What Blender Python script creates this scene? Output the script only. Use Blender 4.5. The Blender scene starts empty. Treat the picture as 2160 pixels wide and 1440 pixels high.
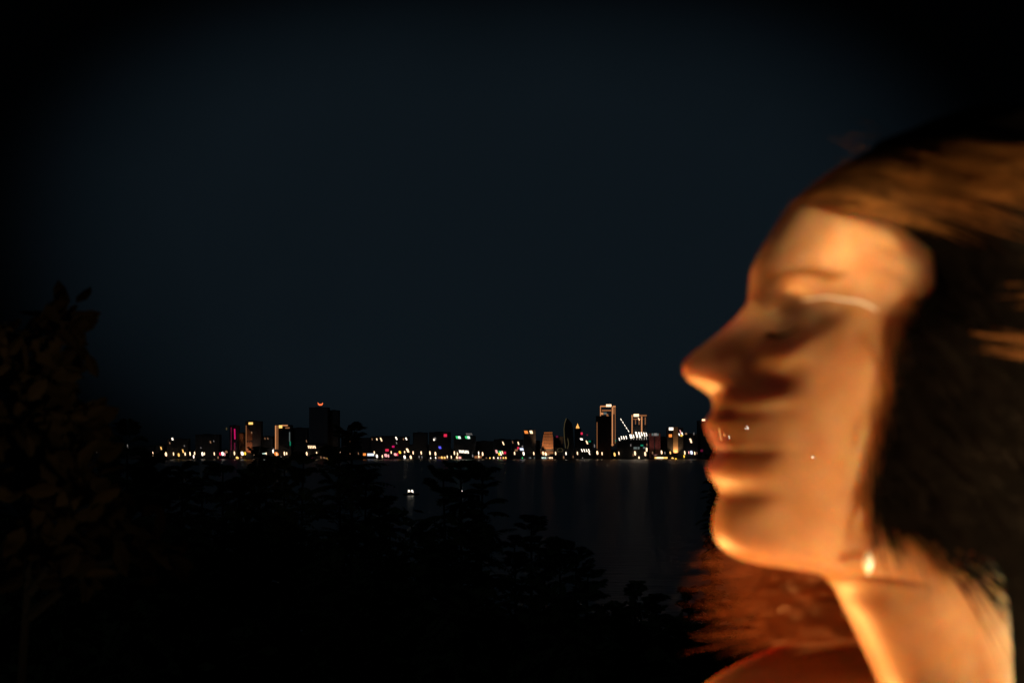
import bpy, math, random
import numpy as np
random.seed(7); rng = np.random.default_rng(7)
scene = bpy.context.scene
col = scene.collection
PI = math.pi
CAMZ = 25.0            # eye height above the water
HOR = 943.0            # horizon row, in the 2160-wide photograph
F = 3000.0             # focal length in those pixels (50 mm on 36 mm)

# ------------------------------------------------------------------ helpers
class MB:
    """collects shapes and links them as ONE mesh object"""
    def __init__(s): s.v = []; s.f = []
    def add(s, v, f):
        n = len(s.v); s.v.extend([tuple(map(float, p)) for p in v]); s.f.extend([tuple(int(i)+n for i in q) for q in f]); return s
    def box(s, x0, x1, y0, y1, z0, z1):
        v = [(x, y, z) for z in (z0, z1) for x, y in ((x0, y0), (x1, y0), (x1, y1), (x0, y1))]
        return s.add(v, [(3, 2, 1, 0), (4, 5, 6, 7), (0, 1, 5, 4), (1, 2, 6, 5), (2, 3, 7, 6), (3, 0, 4, 7)])
    def prism(s, bottom, top):
        n = len(bottom)
        return s.add(list(bottom)+list(top), [tuple(range(n-1, -1, -1)), tuple(range(n, 2*n))] +
                     [(i, (i+1) % n, n+(i+1) % n, n+i) for i in range(n)])
    def tube(s, pts, radii, n=6, caps=True):
        pts = np.asarray(pts, float); m = len(pts)
        r = np.broadcast_to(np.asarray(radii, float), (m,))
        t = np.gradient(pts, axis=0); t /= np.linalg.norm(t, axis=1)[:, None]+1e-12
        ref = np.array([0, 0, 1.0]) if abs(t[0][2]) < .8 else np.array([1.0, 0, 0])
        a = np.cross(t, ref); a /= np.linalg.norm(a, axis=1)[:, None]+1e-12
        b = np.cross(t, a)
        an = np.arange(n)*2*PI/n
        v = pts[:, None]+r[:, None, None]*(np.cos(an)[None, :, None]*a[:, None]+np.sin(an)[None, :, None]*b[:, None])
        f = [(i*n+j, i*n+(j+1) % n, (i+1)*n+(j+1) % n, (i+1)*n+j) for i in range(m-1) for j in range(n)]
        if caps: f += [tuple(range(n-1, -1, -1)), tuple(range((m-1)*n, m*n))]
        return s.add(v.reshape(-1, 3), f)
    def mesh(s, name, mat, smooth=False):
        me = bpy.data.meshes.new(name); me.from_pydata(s.v, [], s.f); me.update()
        me.materials.append(mat)
        if smooth: me.polygons.foreach_set('use_smooth', [True]*len(me.polygons))
        return me
    def build(s, name, mat, parent=None, smooth=False):
        return link(name, s.mesh(name, mat, smooth), parent)

def link(name, data, parent=None):
    o = bpy.data.objects.new(name, data); col.objects.link(o)
    if parent: o.parent = parent
    return o
def tag(o, label=None, cat=None, group=None, kind=None):
    for k, v in (('label', label), ('category', cat), ('group', group), ('kind', kind)):
        if v: o[k] = v
    return o
def thing(name, loc, label, cat, group=None):
    o = bpy.data.objects.new(name, None); col.objects.link(o); o.location = loc
    o.empty_display_size = .2
    return tag(o, label, cat, group)

# ------------------------------------------------------------------ materials
def mat(name, base, rough=.8, noise=0, scale=4., metal=0, spec=.3, bump=0):
    m = bpy.data.materials.new(name); m.use_nodes = True
    nt = m.node_tree; p = nt.nodes['Principled BSDF']
    p.inputs['Base Color'].default_value = (*base, 1); p.inputs['Roughness'].default_value = rough
    p.inputs['Metallic'].default_value = metal; p.inputs['Specular IOR Level'].default_value = spec
    if noise or bump:
        tc = nt.nodes.new('ShaderNodeTexCoord'); n = nt.nodes.new('ShaderNodeTexNoise')
        n.inputs['Scale'].default_value = scale; n.inputs['Detail'].default_value = 5
        nt.links.new(tc.outputs['Object'], n.inputs['Vector'])
        if noise:
            r = nt.nodes.new('ShaderNodeValToRGB')
            r.color_ramp.elements[0].color = (*[c*(1-noise) for c in base], 1); r.color_ramp.elements[0].position = .3
            r.color_ramp.elements[1].color = (*[min(1, c*(1+noise)) for c in base], 1); r.color_ramp.elements[1].position = .7
            nt.links.new(n.outputs['Fac'], r.inputs['Fac']); nt.links.new(r.outputs['Color'], p.inputs['Base Color'])
        if bump:
            b = nt.nodes.new('ShaderNodeBump'); b.inputs['Strength'].default_value = bump; b.inputs['Distance'].default_value = .02
            nt.links.new(n.outputs['Fac'], b.inputs['Height']); nt.links.new(b.outputs['Normal'], p.inputs['Normal'])
    return m
def glow(name, c, s):
    m = bpy.data.materials.new(name); m.use_nodes = True
    p = m.node_tree.nodes['Principled BSDF']
    p.inputs['Base Color'].default_value = (.05, .05, .05, 1)
    p.inputs['Emission Color'].default_value = (*c, 1); p.inputs['Emission Strength'].default_value = s
    m.cycles.emission_sampling = 'NONE'
    return m
GLOW = {
    'white': glow('white_light', (1, .86, .70), 2.1), 'warm': glow('warm_light', (1, .66, .38), 2.1),
    'gold': glow('golden_light', (1, .55, .14), 1.5), 'orange': glow('orange_light', (1, .28, .05), 1.1),
    'red': glow('red_light', (1, .03, .10), .75), 'pink': glow('pink_light', (1, .42, .40), 1.2),
    'green': glow('green_light', (.06, .9, .25), .8), 'blue': glow('blue_light', (.12, .12, 1), 1.0),
    'cool': glow('cool_light', (.75, .82, 1), 1.2), 'dimwarm': glow('dim_warm_light', (1, .5, .25), .25),
    'dimcool': glow('dim_cool_light', (.6, .75, .72), .16), 'strip': glow('amber_strip_light', (1, .40, .15), .62),
    'stripdim': glow('dim_amber_strip_light', (1, .38, .14), .26), 'magenta': glow('magenta_strip_light', (1, .01, .20), .55),
    'magdim': glow('dim_magenta_strip_light', (1, .05, .25), .10), 'teal': glow('teal_strip_light', (.02, .8, .42), .22),
    'olive': glow('olive_strip_light', (.8, .6, .25), .07), 'yellow': glow('yellow_light', (1, .62, .05), 1.3),
    'flame': glow('flame_light', (1, .45, .10), 1.3), 'crown': glow('red_crown_light', (1, .17, .05), 1.3),
    'bright': glow('floodlit_white_light', (1, .9, .75), 7.0), 'brightgold': glow('floodlit_golden_light', (1, .5, .15), 4.0),
    'faint': glow('faint_light', (.9, .8, .75), .22), 'greenwhite': glow('pale_green_light', (.75, 1, .85), 1.4),
}
M_CONC = mat('night_concrete', (.11, .11, .12), .85, .25, .2)
M_DARK = mat('dark_glass_wall', (.06, .065, .075), .5, .2, .3)
M_BRICK = mat('orange_render_wall', (.42, .22, .12), .85, .18, .3)
M_RED = mat('red_clad_wall', (.30, .13, .12), .8, .3, .4)
M_AMBER = mat('pale_stone_wall', (.5, .36, .22), .8, .12, .2)
M_STEEL = mat('dark_steel', (.05, .05, .05), .5, .2, 3., .8)
M_LAND = mat('shore_earth', (.035, .035, .03), .95, .3, .05)
M_STONE = mat('quay_stone', (.07, .068, .06), .9, .3, .4)
M_ROOF = mat('roof_felt', (.03, .03, .032), .9, .2, .3)

# ------------------------------------------------------------------ camera
cd = bpy.data.cameras.new('camera'); cam = bpy.data.objects.new('camera', cd); col.objects.link(cam)
cam.location = (0, 0, CAMZ); cam.rotation_euler = (PI/2, 0, 0)
cd.lens = 50; cd.sensor_width = 36; cd.shift_y = (HOR-720)/2160
cd.clip_start = .02; cd.clip_end = 60000
cd.dof.use_dof = True; cd.dof.focus_distance = 60; cd.dof.aperture_fstop = 12.5
scene.camera = cam
scene.view_settings.view_transform = 'Standard'; scene.view_settings.look = 'None'
scene.view_settings.exposure = 0; scene.view_settings.gamma = 1
def at(px, py, Y): return ((px-1080)/F*Y, Y, CAMZ-(py-HOR)/F*Y)

# ------------------------------------------------------------------ night sky
w = bpy.data.worlds.new('World'); scene.world = w; w.use_nodes = True
nt = w.node_tree; N = nt.nodes; L = nt.links; N.clear()
SUN_EL, SUN_ROT = math.radians(-5), math.radians(205)
def math_(op, a, b=None, clamp=False):
    n = N.new('ShaderNodeMath'); n.operation = op; n.use_clamp = clamp
    for i, x in enumerate((a, b)):
        if x is None: continue
        if isinstance(x, (int, float)): n.inputs[i].default_value = x
        else: L.new(x, n.inputs[i])
    return n.outputs[0]
tc = N.new('ShaderNodeTexCoord'); sx = N.new('ShaderNodeSeparateXYZ'); L.new(tc.outputs['Generated'], sx.inputs[0])
az = math_('ARCTAN2', sx.outputs[0], sx.outputs[1]); el = math_('ARCSINE', sx.outputs[2])
u = math_('DIVIDE', math_('SUBTRACT', az, math.radians(-.6)), math.radians(17.4))
v = math_('DIVIDE', math_('SUBTRACT', el, math.radians(8.2)), math.radians(9.4))
r2 = math_('ADD', math_('POWER', math_('ABSOLUTE', u), 2.6), math_('POWER', math_('ABSOLUTE', v), 2.2))
mr = N.new('ShaderNodeMapRange'); mr.interpolation_type = 'SMOOTHSTEP'
L.new(r2, mr.inputs['Value']); mr.inputs['From Min'].default_value = .25; mr.inputs['From Max'].default_value = 1.5
mr.inputs['To Min'].default_value = 1.0; mr.inputs['To Max'].default_value = .03
no = N.new('ShaderNodeTexNoise'); no.inputs['Scale'].default_value = 5; no.inputs['Detail'].default_value = 4
L.new(tc.outputs['Generated'], no.inputs['Vector'])
cl = math_('ADD', math_('MULTIPLY', no.outputs['Fac'], .5), .75)
k = math_('MULTIPLY', mr.outputs['Result'], cl)
mx = N.new('ShaderNodeMix'); mx.data_type = 'RGBA'; mx.inputs[6].default_value = (0, 0, 0, 1)
mx.inputs[7].default_value = (.0040, .0071, .0101, 1); L.new(k, mx.inputs[0])
bg = N.new('ShaderNodeBackground'); L.new(mx.outputs[2], bg.inputs[0])
sky = N.new('ShaderNodeTexSky'); sky.sky_type = 'NISHITA'; sky.sun_disc = False
sky.sun_elevation = SUN_EL; sky.sun_rotation = SUN_ROT
bg2 = N.new('ShaderNodeBackground'); L.new(sky.outputs[0], bg2.inputs[0]); bg2.inputs[1].default_value = .0004
ad = N.new('ShaderNodeAddShader'); L.new(bg.outputs[0], ad.inputs[0]); L.new(bg2.outputs[0], ad.inputs[1])
ou = N.new('ShaderNodeOutputWorld'); L.new(ad.outputs[0], ou.inputs[0])
moon_fill = bpy.data.lights.new('moon_fill', 'SUN'); moon_fill.energy = .03; moon_fill.angle = math.radians(10); moon_fill.color = (.7, .85, 1)  # unseen moon added as blue fill for facades and shaded skin
mo = bpy.data.objects.new('moon_fill', moon_fill); col.objects.link(mo); mo.rotation_euler = (math.radians(60), 0, math.radians(-25))

# ------------------------------------------------------------------ water, shore, hillside
mw = bpy.data.materials.new('bay_water'); mw.use_nodes = True
p = mw.node_tree.nodes['Principled BSDF']; p.inputs['Base Color'].default_value = (.006, .011, .015, 1)
p.inputs['Roughness'].default_value = .3; p.inputs['IOR'].default_value = 1.65
tcw = mw.node_tree.nodes.new('ShaderNodeTexCoord'); mp = mw.node_tree.nodes.new('ShaderNodeMapping')
mp.inputs['Scale'].default_value = (.10, .22, 1)
nw = mw.node_tree.nodes.new('ShaderNodeTexNoise'); nw.inputs['Scale'].default_value = 1; nw.inputs['Detail'].default_value = 6
bw = mw.node_tree.nodes.new('ShaderNodeBump'); bw.inputs['Strength'].default_value = .7; bw.inputs['Distance'].default_value = 1.2
mw.node_tree.links.new(tcw.outputs['Object'], mp.inputs[0]); mw.node_tree.links.new(mp.outputs[0], nw.inputs['Vector'])
mw.node_tree.links.new(nw.outputs['Fac'], bw.inputs['Height']); mw.node_tree.links.new(bw.outputs[0], p.inputs['Normal'])
b = MB(); b.add([(-30000, -200, 0), (30000, -200, 0), (30000, 40000, 0), (-30000, 40000, 0)], [(0, 1, 2, 3)])
tag(b.build('water', mw), kind='structure')
b = MB()   # flat land under the city, with a sloping stone quay
b.prism([(-9000, 2986, -1), (9000, 2986, -1), (9000, 12000, -1), (-9000, 12000, -1)],
        [(-9000, 2989, 1.2), (9000, 2989, 1.2), (9000, 12000, 1.2), (-9000, 12000, 1.2)])
tag(b.build('far_shore', M_LAND), kind='structure')
# hillside below the viewer: a sheet that falls away to the water
xs = np.linspace(-60, 60, 61); ys = np.concatenate([np.linspace(-12, 30, 43), np.linspace(32, 110, 27)])
V = []
for y in ys:
    for x in xs:
        z = 23.4-.0*y if y < 1 else 23.4-.088*(y-1)
        if y > 27: z = 23.4-.088*26-(y-27)*.42
        z += .10*math.sin(x*.9+y*.4)*min(1, max(0, y-2)/3)+.05*math.sin(x*2.3-y*1.7)*min(1, max(0, y-2)/3)
        V.append((x, y, max(z, -1.5)))
n = len(xs)
b = MB(); b.add(V, [(j*n+i, j*n+i+1, (j+1)*n+i+1, (j+1)*n+i) for j in range(len(ys)-1) for i in range(n-1)])
tag(b.build('hillside', mat('dark_soil', (.03, .026, .018), .95, .4, 3., bump=.5), smooth=True), kind='structure')

# ------------------------------------------------------------------ city
YC = 3000.0
def building(name, label, px0, px1, ytop, Y=3012.0, depth=26, m=None, cat='building', floors=4.0, plant=True, group=None, ledge=.35):
    x0 = (px0-1080)/F*Y; x1 = (px1-1080)/F*Y; zt = CAMZ-(ytop-HOR)/F*Y; zb = 1.2
    root = thing(name, ((x0+x1)/2, Y+depth/2, zb), label, cat, group)
    hw = (x1-x0)/2; h = zt-zb
    b = MB(); b.box(-hw, hw, -depth/2, depth/2, -.5, h)
    z = floors
    while z < h-1 and ledge:
        b.box(-hw-ledge, hw+ledge, -depth/2-ledge, depth/2+ledge, z-.25, z+.25); z += floors
    for sx_ in (-hw*.5, hw*.02, hw*.5):
        b.box(sx_-.3, sx_+.3, -depth/2-ledge-.1, -depth/2+.1, .1, h-.3)
    b.build('wall', m or M_CONC, root)
    r = MB()
    r.box(-hw-.2, hw+.2, -depth/2-.2, -depth/2+.3, h, h+1.1); r.box(-hw-.2, hw+.2, depth/2-.3, depth/2+.2, h, h+1.1)
    r.box(-hw-.2, -hw+.3, -depth/2+.3, depth/2-.3, h, h+1.1); r.box(hw-.3, hw+.2, -depth/2+.3, depth/2-.3, h, h+1.1)
    if plant: r.box(-hw*.45, hw*.25, -depth*.2, depth*.3, h, h+2.2)
    r.build('roof', M_ROOF, root)
    root['_f'] = Y; del root['_f']
    return root, (Y, depth, zb)
def lit(bld, name, px, py, wpx, hpx, colr, proud=.7, tilt=0, thick=.5):
    """a lit piece fixed to a building's front, placed by where it stands"""
    root, (Y, depth, zb) = bld
    yf = Y-proud-thick
    cx = (px-1080)/F*Y-root.location.x; cz = CAMZ-(py-HOR)/F*Y-zb
    hw, hh = wpx/2*Y/F, hpx/2*Y/F
    k = math.tan(tilt)*hh
    y0 = -depth/2-proud-thick; y1 = -depth/2-proud
    bt = [(cx-hw+k, y0, cz-hh), (cx+hw+k, y0, cz-hh), (cx+hw+k, y1, cz-hh), (cx-hw+k, y1, cz-hh)]
    tp = [(cx-hw-k, y0, cz+hh), (cx+hw-k, y0, cz+hh), (cx+hw-k, y1, cz+hh), (cx-hw-k, y1, cz+hh)]
    b = MB(); b.prism(bt, tp)
    b.box(cx-.15, cx+.15, y1, -depth/2+.2, cz-.15, cz+.15)      # bracket back to the wall
    return b.build(name, GLOW[colr], root)
def windows(bld, spec):
    for s in spec: lit(bld, 'window', s[0], s[1], s[2], s[3], s[4], .25, s[5] if len(s) > 5 else .25, .2)
def floodlight(name, loc, target, watts, colr, size=2.0, ang=60):
    l = bpy.data.lights.new(name, 'SPOT'); l.energy = watts; l.color = colr; l.shadow_soft_size = size
    l.spot_size = math.radians(ang); l.spot_blend = .6
    o = bpy.data.objects.new(name, l); col.objects.link(o); o.location = loc
    d = np.array(target)-np.array(loc)
    import mathutils
    o.rotation_euler = mathutils.Vector(d).to_track_quat('-Z', 'Y').to_euler()
    return o

# far-left low blocks
bl = building('apartment_block', 'low dark block with one white roof lamp, left end of the skyline', 352, 396, 926, m=M_DARK)
lit(bl, 'roof_lamp', 364, 925.5, 3, 5, 'white', .7, .2); windows(bl, [(340+18, 934, 2, 4, 'dimwarm'), (386, 951, 2.4, 7, 'gold'), (389, 940, 1.6, 3, 'faint')])
bl = building('apartment_block', 'low dark block with a single orange window, far left of the red tower', 328, 346, 938, 3030, m=M_DARK)
windows(bl, [(340, 945, 2.2, 6, 'gold')])
bl = building('apartment_block', 'flat topped dark block with two small dim windows left of the red tower', 412, 462, 917, 3040, m=M_DARK)
windows(bl, [(444, 932, 2.2, 5, 'dimwarm'), (451, 930, 1.4, 3, 'faint'), (424, 944, 1.5, 3, 'faint')])
# magenta tower
bl = building('tower_block', 'slim dark tower with glowing magenta strips down its corner', 484, 501, 898, m=M_DARK)
lit(bl, 'light_strip', 495.4, 915, 2.6, 22, 'magenta', tilt=.03); lit(bl, 'light_strip', 495.2, 941, 2.4, 16, 'magdim'); lit(bl, 'light_strip', 488, 906, 2, 10, 'magdim')
lit(bl, 'light_strip', 488, 930, 1.4, 40, 'magdim'); lit(bl, 'roof_lamp', 478, 904, 2.5, 5, 'olive')
# orange textured tower
bl = building('tower_block', 'narrow tower with coppery floodlit ribbed face and bright orange crown lamp', 518, 550, 889, m=M_DARK, ledge=.2)
root, (Y, dp, zb) = bl
b = MB()
for i in range(9):     # ribs of the decorated face, stepped in two sweeps like an unrolled scroll
    x0 = (519+i*1.5-1080)/F*Y-root.location.x
    top = 897+i*2.1 if i > 1 else 895
    for a_, c_ in ((top, 930-abs(4-i)*.6), (931+(i % 3), 957)):
        b.box(x0, x0+1.0, -dp/2-.9, -dp/2-.36, CAMZ-(c_-HOR)/F*Y-zb, CAMZ-(a_-HOR)/F*Y-zb)
b.build('decorated_face', M_BRICK, root)
lit(bl, 'crown_lamp', 529, 892.6, 9, 4.6, 'gold'); lit(bl, 'light_strip', 519.4, 922, 1.2, 50, 'stripdim', .95)
lit(bl, 'window', 531, 912, 2, 4, 'dimwarm', .95)
x = (525-1080)/F*YC
floodlight('floodlight', (x-2, Y-16, 5), (x+1, Y, 42), 30000, (1, .45, .25), 1, 80)
bl = building('apartment_block', 'short dark block with pair of dim pink windows between copper and amber towers', 551, 576, 921, 3030, m=M_CONC)
windows(bl, [(559, 924.5, 1.6, 4, 'dimwarm'), (565, 924.5, 1.6, 4, 'dimwarm')])
bl = building('apartment_block', 'low brown block beside the foot of the copper faced tower', 503, 516, 914, 3032, m=M_BRICK)
# amber strip tower, teal edge
bl = building('tower_block', 'tower with two amber strips down its left edge and teal glow at right', 580, 614, 897, m=M_DARK)
for px, ww, c in ((581.6, 2.2, 'strip'), (586.2, 1.6, 'stripdim'), (583.9, .8, 'stripdim')): lit(bl, 'light_strip', px, 922, ww, 50, c)
lit(bl, 'crown_beam', 601, 897.0, 12, 2.4, 'strip'); lit(bl, 'crown_beam', 606.5, 902, 9, 2.6, 'stripdim'); lit(bl, 'crown_lamp', 592, 899.5, 7, 6, 'gold', 1.3)
lit(bl, 'light_strip', 612.3, 935, 2.4, 9, 'teal'); lit(bl, 'light_strip', 611, 921, 1.8, 20, 'magdim').active_material = GLOW['dimcool']
bl = building('apartment_block', 'plain unlit dark slab between the teal edged tower and tallest dark tower', 615, 648, 903, 3025, m=M_DARK)
windows(bl, [(646.5, 930, 1.6, 5, 'dimwarm')])
# tall dark tower with red crown
bl = building('skyscraper', 'tall unlit dark skyscraper topped by a small red crescent crown lamp', 652, 691, 860, m=mat('pale_night_wall', (.17, .18, .20), .8, .1, .2), depth=40)
root, (Y, dp, zb) = bl
b = MB(); cx = (673-1080)/F*Y-root.location.x; zt = CAMZ-(860-HOR)/F*Y-zb
b.tube([(cx, 0, zt), (cx, 0, zt+7)], [.8, .5], 8)
b.build('mast', M_STEEL, root)
b = MB()   # crescent dish
pts = [(-5.5, 12.5), (-4.6, 7.2), (-1.5, 5.6), (2.2, 5.8), (5, 7.6), (5.4, 12), (3.2, 9.6), (0, 8.6), (-3, 9.4)]
b.prism([(cx+a, -1, zt+c) for a, c in pts], [(cx+a, 1, zt+c) for a, c in pts]); b.build('crown_lamp', GLOW['crown'], root)
bl = building('tower_block', 'dark wing tower joined on right of the tallest dark skyscraper', 692.5, 714, 866, 3030, m=M_CONC)
bl = building('podium_building', 'low dark building with a row of five slanted white windows', 646, 690, 936, 2998, m=M_DARK, depth=12)
windows(bl, [(651+i*3.4, 942.3, 1.9, 5.6, 'warm', .3) for i in range(5)])
# right of the frond tree
bl = building('apartment_block', 'dark block with scattered white windows right of the tallest frond plant', 782, 862, 921, 3040, m=M_DARK)
windows(bl, [(785, 926, 1.4, 4, 'dimwarm'), (795, 926, 1.8, 4, 'warm'), (804, 926.5, 2.4, 7, 'warm', .4), (836, 924, 2.6, 6, 'white', .4), (836.5, 934, 1.8, 4, 'faint', .4), (851, 926, 1.6, 4, 'dimwarm'), (857, 925, 2.6, 5, 'white', .4)])
lit(bl, 'shop_sign', 816.5, 949, 7, 5, 'red'); lit(bl, 'shop_sign', 829.5, 941.5, 5, 4, 'magenta'); lit(bl, 'wall_lamp', 860, 949.5, 4, 8, 'warm', .7, .4)
bl = building('tower_block', 'unlit dark block standing just left of the blue sign', 871, 901, 913, 3035, m=M_DARK)
bl = building('apartment_block', 'dark block with a dim white lamp, a red sign and a blue sign', 905, 950, 912, 3020, m=M_DARK)
lit(bl, 'wall_lamp', 917, 925.5, 5, 6, 'faint'); lit(bl, 'wall_lamp', 915.5, 927, 2.5, 3.5, 'white'); lit(bl, 'roof_sign', 939.5, 918, 6.5, 6, 'red'); lit(bl, 'wall_sign', 928, 943.5, 5, 5, 'blue', .7, .3)
bl = building('hotel', 'grey block with two green and white roof signs above slanted white windows', 957, 1003, 920, 3010, m=M_CONC)
for px in (964, 983.5): lit(bl, 'roof_sign', px, 922, 4, 5.4, 'green', .7, .3); lit(bl, 'roof_sign', px+5, 922.2, 5, 5.2, 'greenwhite', .7, .3)
windows(bl, [(969.5+i*3.0, 951.7+i*.2, 1.7, 6, 'white', .3) for i in range(7)])
windows(bl, [(984+i*2.2, 915.3, 1, 4, 'faint', .3) for i in range(6)])
bl = building('apartment_block', 'low dark block with one slanted white lamp right of the green signs', 1042, 1078, 927, 3030, m=M_DARK)
windows(bl, [(1061.5, 934.5, 2.2, 7, 'warm', .4)])
bl = building('apartment_block', 'low dark block with small red and lilac shop signs near orange square sign', 1079, 1104, 928, 3020, m=M_DARK)
windows(bl, [(1081.5, 932.5, 1.8, 5, 'dimwarm', .3), (1093.5, 934.5, 2, 6, 'warm', .3)])
lit(bl, 'shop_sign', 1093, 944.5, 4, 4.6, 'red'); lit(bl, 'shop_sign', 1100.5, 947, 7.5, 5, 'cool', .7, .3); lit(bl, 'shop_sign', 1102, 941, 3, 3, 'faint'); lit(bl, 'shop_sign', 1089, 949, 6, 4, 'dimwarm')
bl = building('office_block', 'dark office block with an orange and a white square sign on top', 1105, 1130, 907, 3015, m=M_CONC)
lit(bl, 'roof_sign', 1109.8, 911, 7, 6, 'orange', .7, .3); lit(bl, 'roof_sign', 1120.5, 911, 5.5, 6, 'warm', .7, .3)
# trapezoid brick building
Yb = 3010.0
def q(px, py, y=0): return ((px-1080)/F*Yb-(1154-1080)/F*Yb, y, CAMZ-(py-HOR)/F*Yb-1.2)
root = thing('office_block', ((1154-1080)/F*Yb, Yb, 1.2), 'floodlit orange block with one sloping side and level window bands', 'building')
b = MB(); a0, a1, a2, a3 = q(1139.5, 968), q(1167.5, 968), q(1166, 916), q(1146.5, 916)
b.prism([a0, a1, (a1[0], 22, a1[2]), (a0[0], 22, a0[2])], [a3, a2, (a2[0], 22, a2[2]), (a3[0], 22, a3[2])])
t0, t1 = q(1147.5, 916), q(1165.5, 910.5)
b.box(t0[0], t1[0], 1, 20, t0[2], t1[2])
b.build('wall', M_BRICK, root)
for i in range(9):
    py = 919+i*3; f_ = (py-916)/52
    l_ = q(1146.5-7*f_+.8, py); r_ = q(1166+1.5*f_-.8, py)
    m_ = MB(); m_.box(l_[0], r_[0], -.35, .1, l_[2]-.45, l_[2]+.45); m_.build('window_band', M_DARK, root)
m_ = MB(); l_, r_ = q(1141, 957), q(1167, 952); m_.box(l_[0], r_[0], -.5, .2, l_[2], r_[2]); m_.build('lit_arcade', GLOW['stripdim'], root)
m_ = MB(); l_, r_ = q(1139, 951.5), q(1168, 946.5); m_.box(l_[0], r_[0], -.9, .3, l_[2], r_[2]); m_.build('dark_band', M_DARK, root)
floodlight('floodlight', (at(1154, 0, Yb)[0], Yb-34, 6), (at(1154, 0, Yb)[0], Yb, 36), 110000, (1, .5, .22), 1.5, 70)
# curved sail tower
Yb = 3008.0; ox = (1200-1080)/F*Yb
def q(px, py, y=0): return ((px-1080)/F*Yb-ox, y, CAMZ-(py-HOR)/F*Yb-1.2)
root = thing('tower_block', (ox, Yb, 1.2), 'dark sail shaped tower outlined by faint olive curves', 'building')
lf = [(1190.5, 967), (1193, 945), (1190.5, 925), (1189.5, 905), (1191, 892), (1194.5, 882)]
rf = [(1212, 967), (1211, 945), (1210, 925), (1209, 905), (1206, 892), (1197, 882)]
b = MB(); prof = [q(*p_) for p_ in lf]+[q(*p_) for p_ in reversed(rf)]
b.prism([(p_[0], 20, p_[2]) for p_ in prof], [(p_[0], 0, p_[2]) for p_ in prof]); b.build('wall', M_DARK, root)
m_ = MB(); m_.tube([(q(*p_)[0], -.5, q(*p_)[2]) for p_ in lf[1:]], .8, 6); m_.build('light_strip', GLOW['olive'], root)
m_ = MB(); m_.tube([(q(*p_)[0], -.5, q(*p_)[2]) for p_ in ((1197, 946), (1199.5, 936), (1197.5, 924))], .8, 6); m_.build('light_strip', GLOW['olive'], root)
bl = building('pavilion', 'low round pavilion with olive lit ring below the sail tower', 1172, 1191, 944, 2998, 14, M_DARK, plant=False)
root, (Y, dp, zb) = bl
m_ = MB(); m_.tube([(6*math.cos(a), -dp/2-1, 18+3.6*math.sin(a)) for a in np.linspace(0, 2*PI, 17)], .7, 6); m_.build('light_ring', GLOW['olive'], root)
bl = building('tower_block', 'narrow dark tower crowned by a flame shaped orange lamp', 1213, 1226, 904, 3006, m=M_DARK, plant=False)
root, (Y, dp, zb) = bl
def ql(px, py): return ((px-1080)/F*Y-root.location.x, CAMZ-(py-HOR)/F*Y-zb)
fl = [ql(*p_) for p_ in ((1215.5, 904), (1216, 899), (1218, 896), (1219, 892), (1220.5, 897), (1222, 900), (1223.5, 904.5))]
m_ = MB(); m_.prism([(a, -2, c) for a, c in fl], [(a, 2, c) for a, c in fl]); m_.build('crown_lamp', GLOW['flame'], root)
lit(bl, 'wall_lamp', 1227, 914, 4, 5, 'red'); lit(bl, 'wall_lamp', 1227, 927, 5, 6, 'white', .7, .4)
bl = building('apartment_block', 'low dark block with slanted white window row and small teal sign', 1221, 1251, 929, 3000, m=M_DARK, plant=False)
lit(bl, 'wall_lamp', 1238, 932.5, 2.6, 7, 'warm', .7, .4); lit(bl, 'wall_sign', 1243.5, 930.5, 5, 3.5, 'teal'); lit(bl, 'wall_lamp', 1238.6, 917, 3, 3, 'magdim')
windows(bl, [(1227.5+i*5, 949.6, 1.8, 6, 'white', .4) for i in range(4)]+[(1243, 955.5, 1.8, 6, 'white', .4)])
# the tallest framed tower
bl = building('skyscraper', 'tallest framed skyscraper with amber light outlining its open crown', 1258.5, 1289, 878, 3012, 28, mat('brown_glass_wall', (.06, .035, .03), .4, .3, .2), plant=False)
root, (Y, dp, zb) = bl
b = MB()   # open frame above the roof
def fb(b, px0, px1, py0, py1, y0=-13.8, y1=-11): 
    (xa, za), (xb, zb_) = ql(px0, py0), ql(px1, py1); b.box(xa, xb, y0, y1, zb_, za)
fb(b, 1266, 1299, 855, 859); fb(b, 1266, 1269, 859, 878); fb(b, 1290, 1293.5, 859, 944); fb(b, 1296, 1299, 859, 944); fb(b, 1269, 1290, 863.5, 867)
b.build('crown_frame', M_CONC, root)
for s in ((1266.6, 867, 1.6, 20, 'strip'), (1274, 856.6, 16, 2.6, 'strip'), (1295.5, 857, 6, 3, 'strip'), (1291.7, 899, 2.4, 82, 'strip'), (1297.6, 896, 1.5, 78, 'stripdim'),
          (1279.5, 865.3, 20, 3.0, 'stripdim'), (1259.3, 918, 1.4, 56, 'stripdim'), (1292, 937.5, 6, 3, 'stripdim'), (1294.6, 866, 3.2, 14, 'stripdim')):
    lit(bl, 'light_strip', s[0], s[1], s[2], s[3], s[4], .25 if s[0] != 1259.3 else .8)
lit(bl, 'crown_lamp', 1284, 855, 11, 5, 'warm', .9)
lit(bl, 'crown_panel', 1270, 872, 5, 4.6, 'strip', .3, .1); lit(bl, 'crown_panel', 1276.5, 871.6, 7, 4.6, 'dimcool', .3, .3); lit(bl, 'crown_panel', 1281, 875, 4, 5, 'stripdim', .3, .3); lit(bl, 'wall_lamp', 1298.3, 929, 1.5, 5, 'teal')
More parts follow.
